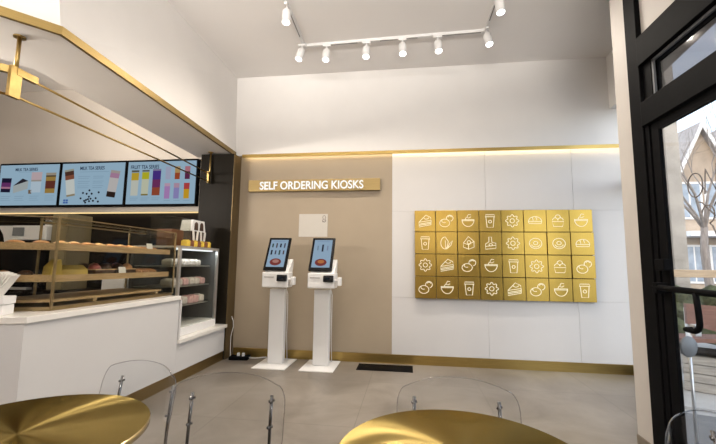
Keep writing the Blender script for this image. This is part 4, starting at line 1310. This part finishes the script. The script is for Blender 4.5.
# bare street tree
def bare_tree(x, y, label):
    t = thing('bare_tree', label, 'tree', (x, y, -0.10))
    tk = MB()
    tk.tube([(x, y, -0.10), (x + 0.03, y, 0.9), (x - 0.02, y, 1.7), (x + 0.03, y, 2.3)], [0.12, 0.09, 0.08, 0.072], 10)
    part('trunk', tk, 'bark', t, True)
    rnd = random.Random(21)
    brm = MB()
    def grow(p, d, r, ln, lev):
        pts = [p]; rs = [r]
        q = p.copy(); dv = d.copy()
        for i in range(4):
            dv = (dv + Vector((rnd.uniform(-.28, .28), rnd.uniform(-.28, .28), rnd.uniform(-.05, .22)))).normalized()
            q = q + dv * ln / 4
            pts.append(q.copy()); rs.append(r * (1 - 0.16 * (i + 1)))
        brm.tube(pts, rs, 5 if lev < 2 else 3)
        if lev < 4:
            n = 3 if lev < 3 else 2
            for i in range(n):
                k = rnd.choice([2, 3, 4])
                a = rnd.uniform(0, 2 * PI)
                side = dv.orthogonal().normalized()
                side = Matrix.Rotation(a, 3, dv) @ side
                nd = (dv + side * rnd.uniform(0.5, 1.0)).normalized()
                grow(pts[k], nd, rs[k] * 0.66, ln * 0.74, lev + 1)
    for a in range(5):
        an = a * 2 * PI / 5 + 0.3
        grow(Vector((x + 0.03, y, 2.25)), Vector((math.cos(an) * 0.6, math.sin(an) * 0.6, 1)).normalized(), 0.042, 1.9, 0)
    part('branches', brm, 'bark', t)
bare_tree(7.05, 10.1, 'bare grey street tree seen through the door glass')

# clipped hedge
hd_ = MB()
rnd = random.Random(5)
for i in range(60):
    hd_.blob((4.2 + rnd.uniform(0, 3.0), 7.0 + rnd.uniform(-0.25, 0.25), 0.2 + rnd.uniform(0, 0.72)), (0.22, 0.2, 0.2), None, 2, 0.16)
tag(hd_.obj('hedge', 'hedge'), 'dark clipped hedge behind the wooden bench outside', 'hedge')
# timber street rail
rl_ = thing('timber_rail', 'pale timber rail in front of the hedge outside', 'rail', (4.8, 6.35, -0.06))
part('top_beam', MB().box((5.0, 6.35, 1.235), (2.5, 0.09, 0.115), None, 0.006), 'pale_wood', rl_)
for x in (3.84, 6.15):
    part('post', MB().bb(x - 0.04, x + 0.04, 6.31, 6.39, -0.06, 1.178), 'white_metal', rl_)
# bench with rounded red-brown back
bn = thing('street_bench', 'red brown bench with round ended back outside the door', 'bench', (4.3, 5.55, -0.06))
pr = [(3.56, 0.60)]
pr += [(4.25, 0.42)] + [(4.25 - 0.19 + 0.19 * math.cos(a), 0.62 + 0.20 * math.sin(a)) for a in [i * PI / 16 for i in range(0, 9)]] + [(3.56, 0.86)]
part('backrest', MB().prism_y(pr, 5.50, 5.545), 'red_wood', bn)
part('seat', MB().bb(3.50, 4.75, 5.545, 5.95, 0.36, 0.41), 'red_wood', bn)
for x in (3.60, 4.60):
    part('leg', MB().bb(x - 0.035, x + 0.035, 5.60, 5.90, -0.06, 0.36), 'grey_wood', bn)
part('back_post', MB().bb(3.585, 3.63, 5.545, 5.59, -0.06, 0.80), 'white_metal', bn)
# weathered planter in front
pl2 = thing('plank_planter', 'weathered grey plank planter low in the door glass', 'planter', (3.17, 4.86, -0.06))
ox, oy = 3.17, 4.86
for i in range(4):
    part('plank', MB().bb(ox - 0.09, ox + 1.35, oy, oy + 0.03, -0.05 + i * 0.098, 0.040 + i * 0.098), 'grey_wood', pl2)
part('rim_board', MB().bb(ox - 0.10, ox + 1.36, oy - 0.02, oy + 0.40, 0.345, 0.375), 'black', pl2)
part('box_body', MB().bb(ox - 0.08, ox + 1.34, oy + 0.03, oy + 0.38, -0.06, 0.345), 'grey_wood', pl2)
pl2.rotation_euler = (0, 0, -0.55)
# round push plate post for the door
qx, qy = 2.005, 3.10
pp = thing('push_plate_post', 'slim post with a round grey push plate outside the door', 'post', (qx, qy, -0.06))
part('pole', MB().tube([(qx, qy, -0.06), (qx, qy, 0.80)], 0.010, 10), 'silver', pp, True)
part('push_plate', MB().lathe([(0.070, -0.010), (0.075, 0.0), (0.070, 0.010)], (qx - 0.012, qy - 0.012, 0.755), 28, Rz(0.35) @ Rx(PI / 2)), 'grey_metal', pp, True)

# ================================================================== LIGHT
UP_A, UP_B, UP_C = 500, 240, 100
w = bpy.data.worlds.new('sky')
S.world = w
w.use_nodes = True
nt = w.node_tree
bg = nt.nodes['Background']
sky = nt.nodes.new('ShaderNodeTexSky')
sky.sky_type = 'NISHITA'
sky.sun_disc = False
sky.sun_elevation = math.radians(32)
sky.sun_rotation = math.radians(200)
sky.air_density = 1.0
sky.dust_density = 3.0
sky.ozone_density = 1.0
mixc = nt.nodes.new('ShaderNodeMix')
mixc.data_type = 'RGBA'
mixc.inputs[0].default_value = 0.55
mixc.inputs[7].default_value = (5.6, 6.0, 6.5, 1)
nt.links.new(sky.outputs[0], mixc.inputs[6])
nt.links.new(mixc.outputs[2], bg.inputs['Color'])
bg.inputs['Strength'].default_value = 0.46

def area(name, loc, rot, sx, sy, energy, color, portal=False):
    l = bpy.data.lights.new(name, 'AREA')
    l.shape = 'RECTANGLE'
    l.size, l.size_y = sx, sy
    l.energy = energy
    l.color = color
    if portal:
        l.cycles.is_portal = True
    o = bpy.data.objects.new(name, l)
    COL.objects.link(o)
    o.location = loc
    o.rotation_euler = rot
    return o
# daylight portals in the window openings
area('daylight_portal', (XN + 0.14, 2.2, 1.4), (PI / 2, 0, PI / 2), 1.0, 2.7, 1, (1, 1, 1), True)
nrm = Vector((-dd.y, dd.x, 0))
po = area('daylight_portal', tuple(along(L / 2, 1.9) - nrm * 0.1), (0, 0, 0), L, 3.4, 1, (1, 1, 1), True)
po.rotation_euler = nrm.to_track_quat('-Z', 'Y').to_euler()

# added fill troughs, out of view: they wash the ceiling and the counter fascia
def trough(label, c, n, ln, along_x, watts, spread, col_):
    c = Vector(c); n = Vector(n).normalized()
    t = thing('added_fill_trough', label, 'lamp', tuple(c))
    sx, sy = (ln + 0.1, 0.10) if along_x else (0.10, ln + 0.1)
    part('trough', MB().box(c - Vector((0, 0, 0.06)), (sx, sy, 0.06), None, 0.006), 'white_metal', t)
    l = area('added_trough_fill', tuple(c + n * 0.03), (0, 0, 0), ln if along_x else ln, 0.10, watts, col_)
    z = -n
    xax = Vector((1, 0, 0)) if along_x else Vector((0, 1, 0))
    xax = (xax - z * xax.dot(z)).normalized()
    yax = z.cross(xax)
    l.matrix_world = Matrix(((xax.x, yax.x, z.x, l.location.x), (xax.y, yax.y, z.y, l.location.y), (xax.z, yax.z, z.z, l.location.z), (0, 0, 0, 1)))
    l.data.spread = math.radians(spread)
trough('unseen added fill trough along the clad wall opposite the kiosks', (-1.7, -3.88, 2.25), (0, 1, 0.95), 5.6, True, UP_A, 84, (1.0, 0.95, 0.89))
trough('unseen added fill trough on the wall beside the black door', (1.56, -2.1, 2.0), (-1, 0.30, 0.55), 3.4, False, UP_B, 150, (1.0, 0.965, 0.93))
# globe lamps invented behind the camera as extra fill
M['opal'] = emis('opal_globe', (1.0, 0.94, 0.87), 4.0)
FILL_GLOBE_W = 170
for x, y in ((-3.2, -2.5), (-1.8, -2.5), (-0.5, -2.5)):
    t = thing('added_fill_globe', 'opal globe added as unseen fill light on the seating side', 'lamp', (x, y, HC), 0, 'added fill globes on the seating side')
    part('ceiling_rose', MB().lathe([(0.06, -0.03), (0.06, 0.0)], (x, y, HC), 24), 'brass', t)
    part('cord', MB().tube([(x, y, HC - 0.03), (x, y, 3.65)], 0.004, 6), 'black', t)
    part('globe', MB().blob((x, y, 3.50), (0.15, 0.15, 0.15), None, 3), M['opal'], t, True)
    l = bpy.data.lights.new('added_globe_fill', 'POINT')
    l.energy = FILL_GLOBE_W
    l.color = (1.0, 0.93, 0.86)
    l.shadow_soft_size = 0.16
    o = bpy.data.objects.new('added_globe_fill', l)
    COL.objects.link(o)
    o.location = (x, y, 3.50)
trough('unseen added fill trough hung over the work side of the counter', (-4.7, 2.0, 2.50), (0.66, 0.38, 0.42), 1.4, False, UP_C, 150, (1.0, 0.91, 0.81))  # added out of view to lighten the soffit underside
# LED cove over the kiosk wall
cl = area('cove_light', (0.25, D - 0.03, 2.88), (math.radians(8), 0, 0), 5.3, 0.02, 3.2, (1.0, 0.78, 0.48))
# strip below the menu screens
area('menu_strip_light', (-5.2, D + 0.04, 2.045), (0, 0, 0), 4.2, 0.02, 3, (1.0, 0.78, 0.46))
# lamps in the counter alcove and display cases
area('case_light', (-2.90, 3.2, cz1 - 0.035), (0, 0, 0), 0.03, 1.2, 2.2, (1.0, 0.80, 0.52))
area('chilled_light', (-2.68, 4.40, fz1 - 0.055), (0, math.radians(-15), 0), 0.04, 0.75, 1.6, (0.88, 0.95, 1.0))

# ================================================================== CAMERA
cam = bpy.data.cameras.new('camera')
cam.sensor_fit = 'HORIZONTAL'
cam.sensor_width = 36.0
cam.lens = 375.58 / 716 * 36.0
cam.clip_start = 0.02
co = bpy.data.objects.new('camera', cam)
COL.objects.link(co)
r_ = Vector((0.9907976313531094, 0.13477760141247236, 0.012451982274679441))
u_ = Vector((0.0026152941752458584, -0.11104336351983286, 0.9938121209034328))
f_ = Vector((-0.13532630392427637, 0.9846341298044178, 0.11037398462886029))
mw = Matrix(((r_.x, u_.x, -f_.x, 0), (r_.y, u_.y, -f_.y, 0), (r_.z, u_.z, -f_.z, 1.32), (0, 0, 0, 1)))
co.matrix_world = mw
S.camera = co

S.view_settings.view_transform = 'Standard'
S.view_settings.look = 'None'
S.view_settings.gamma = 1.0
S.view_settings.exposure = 0.0
S.view_settings.use_curve_mapping = False
try:
    S.cycles.max_bounces = 10
    S.cycles.transparent_max_bounces = 24
    S.cycles.caustics_reflective = False
    S.cycles.caustics_refractive = False
    S.cycles.sample_clamp_indirect = 4.0
except Exception:
    pass
